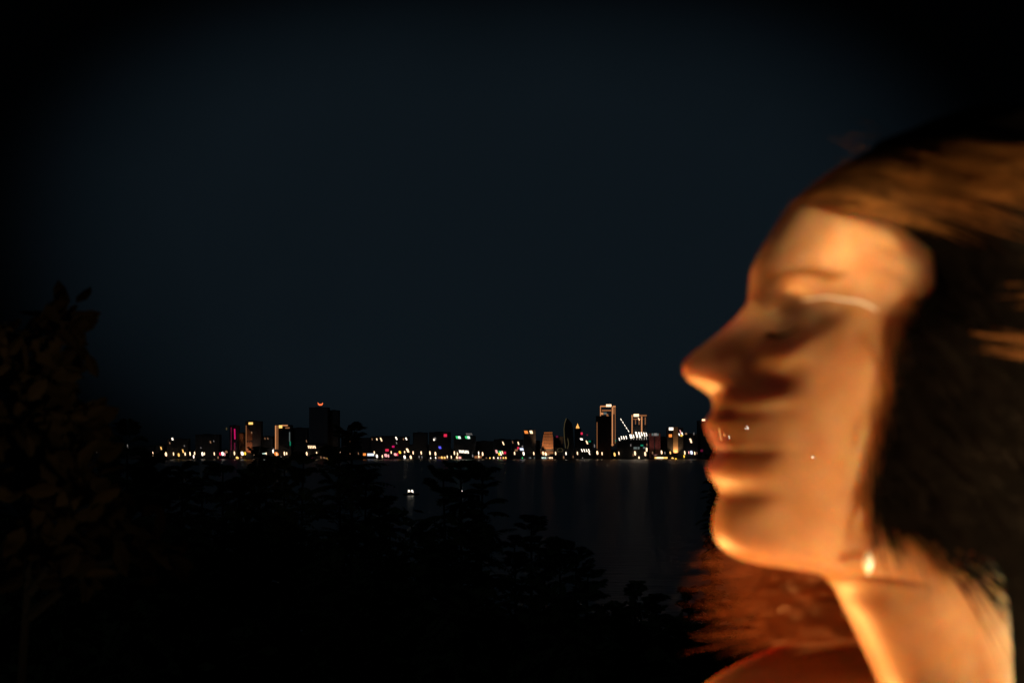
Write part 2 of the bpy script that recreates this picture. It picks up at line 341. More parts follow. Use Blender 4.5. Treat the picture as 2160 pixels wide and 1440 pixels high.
# crane with a string of lamps
Yb = 3030.0
root = thing('tower_crane', ((1327-1080)/F*Yb, Yb, 1.2), 'construction crane with a slanting boom of white lamps between the framed skyscrapers', 'crane')
def q(px, py, y=0): return ((px-1327)/F*Yb, y, CAMZ-(py-HOR)/F*Yb-1.2)
b = MB()
for sx_ in (-1, 1):
    for sy in (-1, 1): b.tube([(sx_, sy, 0), (sx_, sy, q(0, 909)[2])], .18, 5)
for i in range(14):
    z = i*4.0; b.tube([(-1, -1, z), (1, -1, z+4)], .12, 4); b.tube([(1, 1, z), (-1, 1, z+4)], .12, 4)
b.build('mast', M_STEEL, root)
b = MB(); b.tube([q(1308, 880, -.8), q(1327, 911, -.8)], .25, 5); b.tube([q(1308, 880, .8), q(1327, 911, .8)], .25, 5); b.tube([q(1327, 909), q(1334, 914)], .6, 5); b.build('boom', M_STEEL, root)
for i in range(5):
    t = i/4; px, py = 1308.8+t*15.5, 882.5+t*24
    m_ = MB(); m_.tube([q(px, py, -1.6), q(px+2.4, py+4.2, -1.6)], .62, 6); m_.build('lamp', GLOW['white'], root)
# second framed tower
bl = building('skyscraper', 'second framed skyscraper with amber posts and hanging strips under its crown', 1332, 1363, 898, 3025, 26, M_DARK, plant=False)
root, (Y, dp, zb) = bl
b = MB(); fb(b, 1332, 1364, 874, 878, -12.8, -10); fb(b, 1332, 1335, 878, 898, -12.8, -10); fb(b, 1351.5, 1355.5, 878, 898, -12.8, -10); fb(b, 1360.5, 1364, 878, 898, -12.8, -10); fb(b, 1335, 1360, 882, 884.5, -12.8, -10)
b.build('crown_frame', M_CONC, root)
for s in ((1333.2, 895, 1.9, 40, 'strip'), (1353.6, 896, 2.5, 36, 'strip'), (1356, 876, 16, 3, 'stripdim'), (1340.5, 888.5, 1.6, 12, 'stripdim'), (1348, 889.5, 2, 12, 'stripdim'), (1361, 887.5, 2, 16, 'stripdim'), (1346, 883.5, 20, 2, 'stripdim')):
    lit(bl, 'light_strip', *s[:4], s[4], .3)
lit(bl, 'crown_lamp', 1342, 875.6, 11, 5.6, 'warm', .9); lit(bl, 'wall_lamp', 1347.5, 883.5, 1.8, 5, 'warm', 1.2, .4)
# terraced hall
Yb = 3000.0
root = thing('terraced_hall', ((1335-1080)/F*Yb, Yb, 1.2), 'dark hall with a rising roof edge lined by slanted white lamps', 'building')
def q(px, py, y=0): return ((px-1335)/F*Yb, y, CAMZ-(py-HOR)/F*Yb-1.2)
b = MB(); pr = [q(1303, 967), q(1365, 967), q(1365, 921), q(1340, 924), q(1303, 931)]
b.prism([(p_[0], 30, p_[2]) for p_ in pr][::-1], [(p_[0], 0, p_[2]) for p_ in pr][::-1]); b.build('wall', M_DARK, root)
b = MB(); r0 = [q(1302, 930.4), q(1340, 923.4), q(1366, 920.4)]; b.tube([(p_[0], -.6, p_[2]) for p_ in r0], .5, 6); b.build('roof_edge', M_STEEL, root)
for px, py, ww, hh in ((1306.5, 926, 1.8, 6), (1311, 922.5, 1.8, 6), (1316, 922.5, 1.8, 6.5), (1321, 922, 1.8, 6.5), (1331, 919.8, 5, 8), (1336.5, 919.5, 1.7, 7), (1342.8, 916.5, 3.2, 12), (1349, 917, 2.8, 12), (1353.5, 915, 2.2, 8), (1359, 916, 2, 9), (1363.5, 915.5, 2, 7)):
    c = q(px, py); m_ = MB(); k_ = .28*hh/2
    m_.prism([(c[0]-ww/2+k_, -1.2, c[2]-hh/2), (c[0]+ww/2+k_, -1.2, c[2]-hh/2), (c[0]+ww/2+k_, -.5, c[2]-hh/2), (c[0]-ww/2+k_, -.5, c[2]-hh/2)],
             [(c[0]-ww/2-k_, -1.2, c[2]+hh/2), (c[0]+ww/2-k_, -1.2, c[2]+hh/2), (c[0]+ww/2-k_, -.5, c[2]+hh/2), (c[0]-ww/2-k_, -.5, c[2]+hh/2)])
    m_.tube([(c[0], -.8, c[2]-hh/2), (c[0], -.3, q(px, 927)[2])], .15, 4)
    m_.build('roof_lamp', GLOW['white'], root)
for px, py, ww, hh, g_ in ((1340, 944.5, 7, 5, 'dimcool'), (1347, 944.5, 4, 5, 'dimcool'), (1354, 939, 6, 3.5, 'teal'), (1359, 944, 5, 4, 'dimcool'), (1330.5, 938.5, 1.6, 5, 'faint'), (1365-1, 948, 3, 8, 'warm'), (1364.5, 937.5, 1.6, 5, 'dimwarm')):
    c = q(px, py); m_ = MB(); m_.box(c[0]-ww/2, c[0]+ww/2, -.3, .1, c[2]-hh/2, c[2]+hh/2); m_.build('window', GLOW[g_], root)
# red clad tower
bl = building('office_block', 'dull red tower in two vertical bays under a pale roof sign', 1369.5, 1393, 914, 3008, 22, M_RED, ledge=.2, plant=False)
root, (Y, dp, zb) = bl
b = MB(); fb(b, 1379.2, 1382, 921, 958, -12.2, -11.2); b.build('dark_slot', M_DARK, root)
lit(bl, 'roof_sign', 1376.5, 916, 4, 5, 'dimcool'); lit(bl, 'roof_sign', 1382.5, 916, 6, 5.5, 'faint'); lit(bl, 'roof_sign', 1387.5, 916.2, 3, 5, 'dimcool')
floodlight('floodlight', (at(1381, 0, Y)[0], Y-22, 5), (at(1381, 0, Y)[0], Y, 42), 12000, (1, .40, .33), 1.5, 80)
# amber slab tower
bl = building('tower_block', 'dark tower with one broad amber lit slab and a white roof sign', 1408, 1441, 903, 3010, 24, M_DARK, plant=False)
root, (Y, dp, zb) = bl
b = MB(); fb(b, 1420, 1430, 900, 955, -13.0, -12.3); b.build('lit_slab', M_AMBER, root)
floodlight('floodlight', (at(1425, 0, Y)[0], Y-9, 8), (at(1425, 0, Y)[0], Y, 48), 46000, (1, .52, .22), .8, 100)
lit(bl, 'roof_sign', 1415.5, 904, 9, 5.5, 'white', .8); lit(bl, 'wall_sign', 1414, 918.5, 6.5, 6, 'orange')
lit(bl, 'roof_lamp', 1435.5, 911, 1.6, 9, 'pink', .7, .3); lit(bl, 'roof_lamp', 1439, 914.5, 1.9, 6, 'white', .7, .3); lit(bl, 'roof_lamp', 1432.5, 916, 2, 5, 'white', .7, .3); lit(bl, 'wall_sign', 1437.5, 918.5, 5.5, 5, 'olive')
lit(bl, 'wall_sign', 1437.3, 918.3, 3.6, 3.4, 'yellow', 1.5)
bl = building('apartment_block', 'dark block with one orange and one slanted white lamp right of amber slab', 1442, 1472, 916, 3022, 24, M_DARK)
lit(bl, 'roof_lamp', 1447, 914.3, 4, 4, 'dimwarm'); lit(bl, 'wall_lamp', 1457, 929, 3.2, 9, 'warm', .7, .3); lit(bl, 'window', 1463.5, 914.3, 1.4, 5, 'faint')
bl = building('tower_block', 'dark tower beside the woman\'s lips with a pale roof lamp', 1473, 1560, 888, 3040, 24, M_DARK)
lit(bl, 'roof_lamp', 1484, 885.5, 7, 4, 'warm', .8); lit(bl, 'wall_sign', 1480, 950, 5, 4.5, 'magdim')
for nm, lb, a0, a1, t_, sp in (
    ('tower_block', "lit tower seen through the woman's lips, with one amber strip", 1514, 1548, 898, [(1519, 916, 4, 26, 'brightgold'), (1528, 917, 5, 5, 'brightgold'), (1538, 922, 3, 7, 'bright')]),
    ('tower_block', "dark tower with a bright white roof lamp seen through the woman's mouth", 1566, 1592, 906, [(1577, 902, 5, 8, 'bright'), (1572, 904, 2, 4, 'bright')]),
    ('office_block', "low block with a cluster of bright lamps seen through the woman's cheek", 1684, 1730, 942, [(1705, 956, 3, 12, 'brightgold'), (1714, 965, 7, 8, 'bright'), (1696, 966, 2, 7, 'brightgold'), (1691, 968, 2, 5, 'bright')])):
    bl = building(nm, lb, a0, a1, t_, 3006, 24, M_DARK)
    for px, py, ww, hh, g_ in sp: lit(bl, 'lamp', px, py, ww, hh, g_, .7, .2)
# low quay buildings
for nm, lb, a0, a1, t_, g_, s0, s1, sy, sh in (
    ('quay_building', 'long low quay building glowing with one amber bar under the red tower', 1378, 1411, 959, 'gold', 1381, 1408, 965.8, 5),
    ('quay_building', 'low quay shed with dim amber front below the green and white signs', 958, 978, 960, 'stripdim', 961, 974, 965, 5),
    ('quay_building', 'low quay shed with dim amber front left of the green shop sign', 999, 1018, 959, 'stripdim', 1001, 1016, 963.5, 5),
    ('quay_building', 'low quay shed with dim amber front below the blue sign', 922, 944, 960, 'stripdim', 924, 941, 965, 4.5),
    ('quay_building', 'low quay kiosk with an orange and pale blue lit front', 765, 792, 954, 'cool', 775, 789, 958.5, 5)):
    bl = building(nm, lb, a0, a1, t_, 2992, 8, M_DARK, floors=20, plant=False)
    lit(bl, 'lit_front', (s0+s1)/2, sy, s1-s0, sh, g_, .4)
    if g_ == 'gold': lit(bl, 'lit_front', 1392, 965.6, 14, 4.4, 'warm', .9)
    if g_ == 'cool': lit(bl, 'shop_sign', 769, 958, 6, 5, 'orange', .4)
bl = building('shop', 'small waterfront shop with green, yellow and red neon signs', 1044, 1070, 948, 2996, 10, M_DARK, floors=20, plant=False)
lit(bl, 'neon_sign', 1055, 953, 5.5, 5, 'green', .5, .2); lit(bl, 'neon_sign', 1054, 957.5, 6, 5, 'yellow', .7, .2); lit(bl, 'neon_sign', 1047.5, 952, 4, 7, 'pink', .5, .3)
lit(bl, 'neon_sign', 1065, 954.5, 4.5, 5, 'red', .5); lit(bl, 'neon_sign', 1060, 954, 2, 6, 'warm', .7, .3); lit(bl, 'neon_sign', 1056.5, 956.5, 2, 7, 'white', 1.2, .3)
bl = building('quay_building', 'glass fronted quay hall with ten greenish white windows under orange block', 1112, 1170, 958, 2992, 10, M_DARK, floors=20, plant=False)
for px, g_ in ((1117, 'dimcool'), (1119.5, 'faint'), (1127.5, 'dimcool'), (1144, 'greenwhite'), (1147.5, 'greenwhite'), (1151, 'greenwhite'), (1154.5, 'faint'), (1159, 'warm'), (1162, 'warm'), (1165, 'warm')):
    windows(bl, [(px, 966.5, 1.8, 6, g_, .2)])
# dark low skyline fill
for a0, a1, t_, lb in ((102, 150, 950, 'very low dark shed at the far left end of the shore'), (160, 235, 945, 'low dark roof left of the bright lit leaf sprays'), (262, 325, 941, 'low dark roofline behind the left row of shore lamps'),
                       (720, 780, 924, 'dark block hidden mostly behind the tallest frond plant'), (863, 905, 938, 'low dark annexe beneath the unlit block near blue sign'), (1004, 1041, 931, 'low dark block between the green signs and neon shop'),
                       (1131, 1139, 930, 'thin dark block left of the sloping orange block'), (1169, 1189, 921, 'dark block with tiny red lamp between orange block and sail tower'), (1394, 1407, 922, 'thin dark block between red tower and amber slab tower')):
    bl = building('apartment_block', lb, a0, a1, t_, 3050, 24, M_DARK)
    if a0 == 1169: lit(bl, 'wall_lamp', 1175, 920.5, 4.5, 4, 'magdim')
    if a0 == 720: windows(bl, [(738, 931, 2, 4, 'dimwarm')])

# shore lamps: one post and one lantern per lamp, meshes shared
head_me, post_me = {}, None
def lantern_mesh(g_):
    b = MB(); n = 8
    rings = [(-.5, .12), (-.36, .42), (0, .5), (.36, .42), (.5, .12)]
    for z, r in rings: b.v.extend([(r*math.cos(i*2*PI/n)-.25*z, r*math.sin(i*2*PI/n), z) for i in range(n)])
    b.f = [(j*n+i, j*n+(i+1) % n, (j+1)*n+(i+1) % n, (j+1)*n+i) for j in range(4) for i in range(n)]+[tuple(range(n-1, -1, -1)), tuple(range(4*n, 5*n))]
    return b.mesh('lamp_head', GLOW[g_], True)
b = MB(); b.tube([(0, 0, 0), (0, 0, .03), (0, 0, 1)], [.35, .2, .14], 6); post_me = b.mesh('post', M_STEEL)
COLN = dict(white='white', warm='warm white', gold='golden', orange='orange', red='red', pink='pink', cool='cool white', faint='faint pale', dimwarm='dim amber', yellow='yellow', greenwhite='greenish white', green='green', magdim='dim magenta')
LAMPS = [  # px, py, w, h, colour
 (186, 948, 1.6, 9, 'faint'), (204, 947, 2.2, 16, 'faint'), (246, 957, 2.0, 10, 'dimwarm'), (269, 941, 1.6, 9, 'faint'),
 (302.5, 957, 2.2, 9, 'warm'), (322.5, 957, 2.4, 9, 'warm'), (350, 957.5, 4.2, 9, 'warm'), (366, 957, 2, 7, 'warm'), (377, 959, 3.8, 7, 'gold'), (390.5, 957, 2.4, 7, 'warm'), (401, 956.5, 2.4, 8, 'warm'), (408.5, 962.5, 2.4, 7, 'white'), (410.5, 955.5, 2.2, 7, 'warm'), (427, 957, 3.8, 8, 'white'), (431, 956.5, 2, 6, 'warm'), (452, 956.5, 2, 7, 'warm'), (464.5, 957, 3.6, 7, 'red'), (469.5, 956.5, 4.6, 8, 'white'), (474, 957.5, 2.2, 7, 'pink'), (477.5, 952.5, 5, 5, 'dimwarm'), (494.5, 955.5, 2.4, 8, 'warm'), (460, 964.5, 2.4, 5, 'dimwarm'),
 (500.5, 965.5, 5.5, 6, 'gold'), (511, 956, 5.5, 8, 'white'), (517, 956, 3.6, 7, 'yellow'), (509, 964, 3, 4, 'dimwarm'), (536, 956, 2, 7, 'warm'), (556.5, 955.5, 6.5, 9, 'greenwhite'), (561.5, 956.5, 2.2, 7, 'warm'), (570.5, 964.5, 3, 7, 'gold'), (574, 966, 3, 5, 'orange'), (564, 965, 1.8, 4, 'dimwarm'), (576, 951.5, 2.6, 8, 'white'), (583, 957, 8.5, 8, 'orange'), (584, 957.5, 2.6, 8, 'white'), (577.5, 947, 2.4, 4, 'faint'), (593, 964, 2, 5, 'faint'), (600, 956, 2.8, 8, 'warm'), (604.8, 956, 2, 6, 'warm'),
 (647, 956.5, 3, 8, 'warm'), (668, 956, 2.2, 7, 'warm'), (657, 964, 5, 4, 'magdim'), (677, 964.5, 2.2, 6, 'dimwarm'), (690, 964, 3.6, 6, 'gold'), (684, 965, 5, 3, 'dimwarm'), (708.5, 946.5, 4, 6, 'gold'), (717.5, 955.5, 2.2, 7, 'warm'), (709, 965.5, 4, 5, 'pink'), (716.5, 964.5, 3, 5, 'gold'), (738, 955.5, 2, 6, 'dimwarm'), (756, 956, 1.6, 5, 'dimwarm'), (735, 965, 5, 4, 'dimwarm'), (743, 965.5, 4, 4, 'dimwarm'),
 (789.5, 954, 2, 6, 'warm'), (795, 961.5, 3.8, 7, 'white'), (806.5, 962, 2, 6, 'warm'), (814, 960, 6.5, 7, 'pink'), (819.5, 961, 2.6, 7, 'pink'), (825.2, 953.5, 1.8, 6, 'warm'), (834, 958, 6, 6, 'pink'), (838.5, 958, 2.6, 7, 'red'), (843.5, 953.5, 4.6, 6, 'yellow'), (853.5, 953, 2, 5, 'warm'), (871.5, 954.5, 2, 7, 'warm'), (888.5, 954.5, 2.4, 7, 'warm'), (853.5, 963.5, 4.2, 7, 'white'), (866.5, 964, 3.8, 8, 'warm'), (854.5, 971, 1.6, 4, 'faint'), (867, 971.5, 1.6, 4, 'faint'), (884, 963, 2, 5, 'faint'), (890, 963.5, 2, 5, 'faint'),
 (907, 955, 2.6, 8, 'warm'), (918.5, 956.5, 3, 8, 'warm'), (908.5, 967, 1.8, 6, 'white'), (919, 966, 1.8, 7, 'white'), (932, 965, 3.6, 6, 'gold'), (938, 965.5, 3.4, 6, 'gold'), (943.5, 963, 1.8, 6, 'warm'), (952, 963.5, 1.8, 6, 'warm'), (958.5, 955, 2.2, 8, 'warm'), (965, 957, 2, 7, 'warm'), (964, 964.8, 2.4, 7, 'warm'), (970, 965.5, 5, 6, 'pink'),
 (1009.8, 955, 2, 7, 'white'), (1018, 957, 2.8, 8, 'warm'), (1010, 962.5, 2.2, 6, 'warm'), (997, 961, 2, 6, 'faint'), (1026, 966, 2, 5, 'dimwarm'), (1033.5, 966, 2.4, 5, 'gold'), (1041.5, 965.8, 2.4, 6, 'warm'), (1050.5, 967, 2, 7, 'white'), (1056, 966, 2, 6, 'pink'), (1062, 966, 3, 5, 'gold'), (1067, 965.8, 3, 6, 'gold'),
 (1085.5, 955.5, 2.2, 7, 'warm'), (1104.5, 956, 3.6, 8, 'white'), (1126, 955.8, 2.2, 7, 'warm'), (1145.5, 955.5, 2.4, 8, 'warm'), (1151, 957, 4, 7, 'warm'), (1172, 955.8, 2.2, 7, 'warm'), (1194, 956, 2, 7, 'white'), (1218, 955.5, 2.2, 7, 'warm'), (1189, 964.5, 2.4, 7, 'dimwarm'), (1209, 963, 2, 5, 'dimwarm'), (1229, 966, 1.6, 5, 'faint'), (1102, 966, 1.8, 5, 'green'), (1254, 940, 2, 7, 'faint'),
 (1260, 954.5, 3.6, 8, 'warm'), (1270, 956, 2, 7, 'warm'), (1296.5, 958, 3.8, 8, 'gold'), (1305.5, 955.5, 2, 7, 'warm'), (1335.5, 959.5, 2, 6, 'dimwarm'), (1339.5, 955.5, 3.6, 9, 'warm'), (1348, 966, 2.6, 8, 'warm'), (1361, 957, 3.4, 9, 'warm'), (1376.5, 954.5, 2, 6, 'dimwarm'), (1395.5, 953.5, 3.2, 8, 'warm'), (1402.5, 955, 1.8, 6, 'faint'), (1414, 954.5, 2.8, 6, 'gold'), (1419, 967, 5, 6, 'gold'), (1426, 969, 3.6, 7, 'yellow'), (1444.5, 954.5, 2.4, 8, 'warm'), (1443, 962, 3, 6, 'yellow'), (1458.5, 954, 5.5, 8, 'cool'), (1453, 954, 2.2, 6, 'pink'), (1465.5, 955.5, 2.2, 7, 'warm'), (1470, 955, 1.8, 5, 'dimwarm')]
NEAR = [(330, 'at the left end of the skyline'), (475, 'left of the magenta striped tower'), (545, 'below the copper faced tower'), (615, 'below the amber strip tower'), (700, 'below the tallest dark skyscraper'),
        (775, 'behind the tallest frond plant'), (868, 'right of the tallest frond plant'), (922, 'near the blue sign'), (1000, 'below the green and white signs'), (1072, 'near the neon shop'), (1136, 'below the orange square sign'),
        (1180, 'below the sloping orange block'), (1250, 'below the flame crowned tower'), (1310, 'below the tallest framed skyscraper'), (1368, 'below the terraced hall'), (1440, 'below the red and amber towers'), (1600, "just left of the woman's chin")]
for i, (px, py, ww, hh, g_) in enumerate(LAMPS):
    Y = 2990.0 if py < 969 else 2984.0
    if g_ not in head_me: head_me[g_] = lantern_mesh(g_)
    x, _, z = at(px, py, Y); zb = 1.2 if Y == 2990 else -.3
    where = next(s for a, s in NEAR if px < a)
    size = 'large' if ww > 4.4 else ('small' if ww < 2.5 else 'medium')
    tier = 'low on the quay' if py > 961 else 'on a tall post'
    r = thing('shore_lamp', (x, Y, zb), f'{size} {COLN[g_]} shore lamp {tier} {where}', 'lamp', f'{size} {COLN[g_]} shore lamps {tier} {where}')
    h_ = link('lamp_head', head_me[g_], r); h_.location = (0, 0, z-zb); h_.scale = (ww*1.05, 1.6, hh)
    ph = max(.4, z-zb-hh/2+.3); po = link('post', post_me, r); po.scale = (1, 1, ph)

# boats
def boat(px, py, n_l, label, s=1.0):
    Y = CAMZ*F/(py+7-HOR)
    x, _, z = at(px, py, Y)
    r = thing('motor_boat', (x, Y, 0), label, 'boat', 'small boats on the bay'); r.rotation_euler = (0, 0, .4)
    b = MB(); sec = [(-4, .9), (-2, 1.3), (1, 1.3), (3, .8), (4.4, .06)]
    lo = [(a*s, -w_*.7*s, -.2) for a, w_ in sec]+[(a*s, w_*.7*s, -.2) for a, w_ in reversed(sec)]
    hi = [(a*s, -w_*s, .8+.06*max(0, a)) for a, w_ in sec]+[(a*s, w_*s, .8+.06*max(0, a)) for a, w_ in reversed(sec)]
    b.prism(lo, hi); b.build('hull', mat('boat_hull', (.03, .035, .04), .4), r)
    b = MB(); b.prism([(-1.5*s, -.8*s, .8), (1.2*s, -.8*s, .8), (1.2*s, .8*s, .8), (-1.5*s, .8*s, .8)], [(-1.4*s, -.7*s, 1.7), (.7*s, -.7*s, 1.7), (.7*s, .7*s, 1.7), (-1.4*s, .7*s, 1.7)]); b.build('cabin', M_DARK, r)
    for k in range(n_l):
        b = MB(); b.tube([(-.2+k*.05, 0, 1.7), (-.2, 0, z-.7)], .05, 5); b.build('mast', M_STEEL, r)
        m_ = bpy.data.meshes.new('lamp'); m_.materials.append(GLOW['white'])
        h_ = link('lamp', head_me['white'], r); h_.location = (-.2+(k-.5*(n_l-1))*1.5, -(k-.5*(n_l-1))*.6, z); h_.scale = (1.2, .9, 2.2 if n_l > 1 else 1.5)
boat(867, 1037, 2, 'small dark boat with twin white mast lamps, larger glow on the bay')
boat(974, 1036, 1, 'small dark boat with a single white mast lamp seen among the fronds', .8)

# ------------------------------------------------------------------ the woman
R0 = .66; A0 = math.atan(670/F)
CA, SA = math.cos(A0), math.sin(A0)
def pu(px, py):
    """where the view ray to (px, py) meets the sagittal plane of the head: (u along the plane, height)"""
    th = np.arctan((np.asarray(px, float)-1080)/F); u_ = R0*np.tan(th-A0)
    return u_, (HOR-np.asarray(py, float))/F*(R0*CA-u_*SA)
def to_world(u_, y_, v_):
    u_, y_, v_ = np.broadcast_arrays(u_, y_, v_)
    return np.stack([R0*SA+u_*CA+y_*SA, R0*CA-u_*SA+y_*CA, CAMZ+v_], -1)
def pchip(x, y, xi):
    x = np.asarray(x, float); y = np.asarray(y, float); xi = np.asarray(xi, float)
    h = np.diff(x); sh = (len(h),)+(1,)*(y.ndim-1); d = np.diff(y, axis=0)/h.reshape(sh); m = np.zeros_like(y)
    w1 = (2*h[1:]+h[:-1]).reshape((len(h)-1,)+sh[1:]); w2 = (h[1:]+2*h[:-1]).reshape((len(h)-1,)+sh[1:])
    with np.errstate(divide='ignore', invalid='ignore'):
        mm = (w1+w2)/(w1/d[:-1]+w2/d[1:])
    m[1:-1] = np.where(d[:-1]*d[1:] > 0, mm, 0); m[0] = d[0]; m[-1] = d[-1]
    i = np.clip(np.searchsorted(x, xi)-1, 0, len(h)-1); sh2 = (len(xi),)+(1,)*(y.ndim-1)
    t = np.clip((xi-x[i])/h[i], 0, 1).reshape(sh2); hh = h[i].reshape(sh2)
    return (1+2*t)*(1-t)**2*y[i]+t*(1-t)**2*hh*m[i]+t*t*(3-2*t)*y[i+1]+t*t*(t-1)*hh*m[i+1]
# front outline (row, column), back outline
FR = [(278, 2090), (282, 2040), (290, 1990), (304, 1925), (322, 1862), (345, 1803), (372, 1748), (405, 1702), (450, 1656), (500, 1622), (540, 1597), (575, 1583), (605, 1580), (632, 1577), (655, 1562), (690, 1529), (720, 1490), (745, 1457), (758, 1445), (770, 1440), (784, 1442), (800, 1452), (815, 1474), (828, 1492), (840, 1502), (856, 1505), (872, 1500), (884, 1490), (894, 1486), (908, 1489), (925, 1497), (940, 1504), (950, 1511), (960, 1506), (975, 1496), (990, 1492), (1005, 1497), (1025, 1511), (1042, 1518), (1062, 1512), (1088, 1505), (1112, 1503), (1138, 1509), (1158, 1524), (1175, 1549), (1184, 1575), (1190, 1605), (1195, 1645), (1200, 1690), (1207, 1722), (1220, 1745), (1240, 1761), (1270, 1775), (1300, 1790), (1350, 1814), (1400, 1838), (1440, 1855), (1490, 1872), (1540, 1880), (1600, 1850), (1700, 1800), (1900, 1700), (2100, 1650), (2350, 1680), (2700, 1700)]
BK = [(278, 2110), (290, 2190), (305, 2245), (335, 2310), (400, 2395), (500, 2450), (650, 2480), (800, 2475), (950, 2430), (1080, 2350), (1180, 2300), (1300, 2280), (1440, 2290), (1520, 2350), (1600, 2420), (1700, 2480), (1900, 2540), (2350, 2500), (2700, 2520)]
def ell(wm, Lm, n=9): return [(Lm/2*(1-math.cos(PI/2*i/(n-1))), wm*math.sin(PI/2*i/(n-1))) for i in range(n)]
# half widths: row -> [(mm behind the front outline, mm from the mid-plane)]
W_ROWS = [
 (278, [(0, 0), (2, 6), (4, 8)]), (292, [(0, 0), (5, 15), (14, 26), (24, 32)]), (345, [(0, 0), (5, 18), (15, 34), (30, 48), (50, 57)]),
 (450, [(0, 0), (3, 18), (8, 32), (15, 44), (25, 53), (40, 60), (60, 65), (90, 71)]),
 (540, [(0, 0), (3, 15), (7, 28), (13, 40), (21, 49), (32, 57), (48, 63), (70, 68), (100, 73)]),
 (590, [(0, 0), (2, 10), (5, 21), (10, 34), (17, 46), (27, 54), (42, 61), (68, 68), (100, 73)]),
 (632, [(0, 0), (2, 6), (5, 10), (9, 17), (13, 29), (19, 42), (28, 51), (42, 60), (68, 68), (100, 73)]),
 (660, [(0, 0), (2, 2.5), (6, 5), (11, 8.6), (15, 11.5), (19, 16), (24, 28.5), (32, 45), (46, 59), (70, 67), (104, 73)]),
 (695, [(0, 0), (3, 2.2), (8, 4.8), (14, 8.8), (19, 12.5), (23, 15.5), (26.5, 20), (30, 28.5), (36, 41), (46, 52), (66, 64), (108, 72)]),
 (735, [(0, 0), (2, 2.4), (6, 4.6), (13, 9), (20, 13.4), (27, 17.6), (31, 22.5), (35, 31), (41, 41), (52, 53), (72, 64), (110, 71)]),
 (768, [(0, 0), (1.5, 6), (5, 9.5), (11, 12.5), (18, 15.5), (25, 17), (30, 19.5), (34, 25), (40, 36), (50, 48), (66, 59), (90, 66), (115, 69)]),
 (798, [(0, 0), (1.5, 5.5), (4, 9), (9, 13), (15, 16), (21, 17.2), (26, 17), (29, 20), (34, 28), (42, 38), (54, 48), (72, 57), (110, 67)]),
 (822, [(0, 0), (1.5, 4), (4, 7), (8, 12), (12, 15.5), (16, 17), (20, 22), (26, 31), (36, 41), (52, 51), (75, 59), (108, 66)]),
 (850, [(0, 0), (1.5, 6), (4, 12), (8, 20), (14, 29), (22, 37), (34, 45), (50, 52), (75, 58), (105, 63)]),
 (893, [(0, 0), (2, 8), (5, 14.5), (9, 20), (13, 24), (18, 29), (26, 36), (38, 44), (54, 51), (78, 56), (105, 60)]),
 (925, [(0, 0), (2, 8.5), (5, 16), (9, 22), (12, 25), (17, 30), (25, 36), (37, 44), (53, 50), (77, 55), (102, 58)]),
 (950, [(0, 0), (1.5, 8.5), (4, 16), (7, 22), (9.5, 25), (14, 29), (22, 35), (34, 43), (50, 49), (74, 54), (100, 56)]),
 (990, [(0, 0), (2, 8.5), (5, 15), (9, 20.5), (14, 26), (22, 33), (34, 41), (52, 48), (75, 52), (98, 54)]),
 (1042, [(0, 0), (2, 8), (4, 14), (9, 21), (16, 28), (28, 37), (45, 44), (70, 49), (95, 52)]),
 (1110, [(0, 0), (2, 9), (6, 16), (12, 22), (22, 29), (38, 37), (58, 43), (82, 48), (98, 52)]),
 (1160, [(0, 0), (3, 10), (8, 17), (16, 24), (30, 32), (50, 39), (72, 45), (92, 50), (105, 52)]),
 (1190, [(0, 0), (4, 9), (12, 16), (26, 25), (44, 33), (62, 41), (80, 49), (95, 53)]),
 (1212, [(0, 0), (4, 12), (12, 24), (24, 36), (38, 44), (55, 49)]),
 (1300, ell(50, 100)), (1390, ell(51, 95)), (1430, ell(55, 95)), (1462, ell(66, 98)), (1485, ell(96, 110)), (1508, ell(128, 125)), (1540, ell(153, 138)), (1600, ell(172, 150)), (1720, ell(182, 165)), (1900, ell(180, 185)), (2150, ell(150, 190)), (2700, ell(150, 180))]
QG = np.linspace(0, math.sqrt(140), 300)
W_TAB = np.array([pchip([math.sqrt(a) for a, _ in r], np.array([w_ for _, w_ in r], float), np.minimum(QG, math.sqrt(r[-1][0])))/1000 for _, r in W_ROWS])
W_Y = np.array([y for y, _ in W_ROWS], float)
def xfront(py): return pchip([a for a, _ in FR], np.array([c for _, c in FR], float), py)
def xback(py): return pchip([a for a, _ in BK], np.array([c for _, c in BK], float), py)
def loft(rows, nt_=96):
    rows = np.asarray(rows, float)
    fx, bx = xfront(rows), xback(rows)
    uf, _ = pu(fx, rows); ub, _ = pu(bx, rows); vf = (HOR-rows)/F*(R0*CA+.02*SA)
    Ln = np.maximum(ub-uf, 1e-4)
    wt = pchip(W_Y, W_TAB, rows)                          # rows x q
    t = (1-np.cos(PI*np.linspace(0, 1, nt_)**1.15))/2
    s = Ln[:, None]*t[None]
    wv = np.stack([np.interp(np.sqrt(s[i]*1000), QG, wt[i]) for i in range(len(rows))])
    s0 = .52*Ln[:, None]
    fall = np.sqrt(np.clip(1-((s-s0)/(Ln[:, None]-s0))**2, 0, 1)); wv = np.where(s > s0, wv*fall, wv)
    return uf[:, None]+s, wv, np.repeat(vf[:, None], nt_, 1), rows
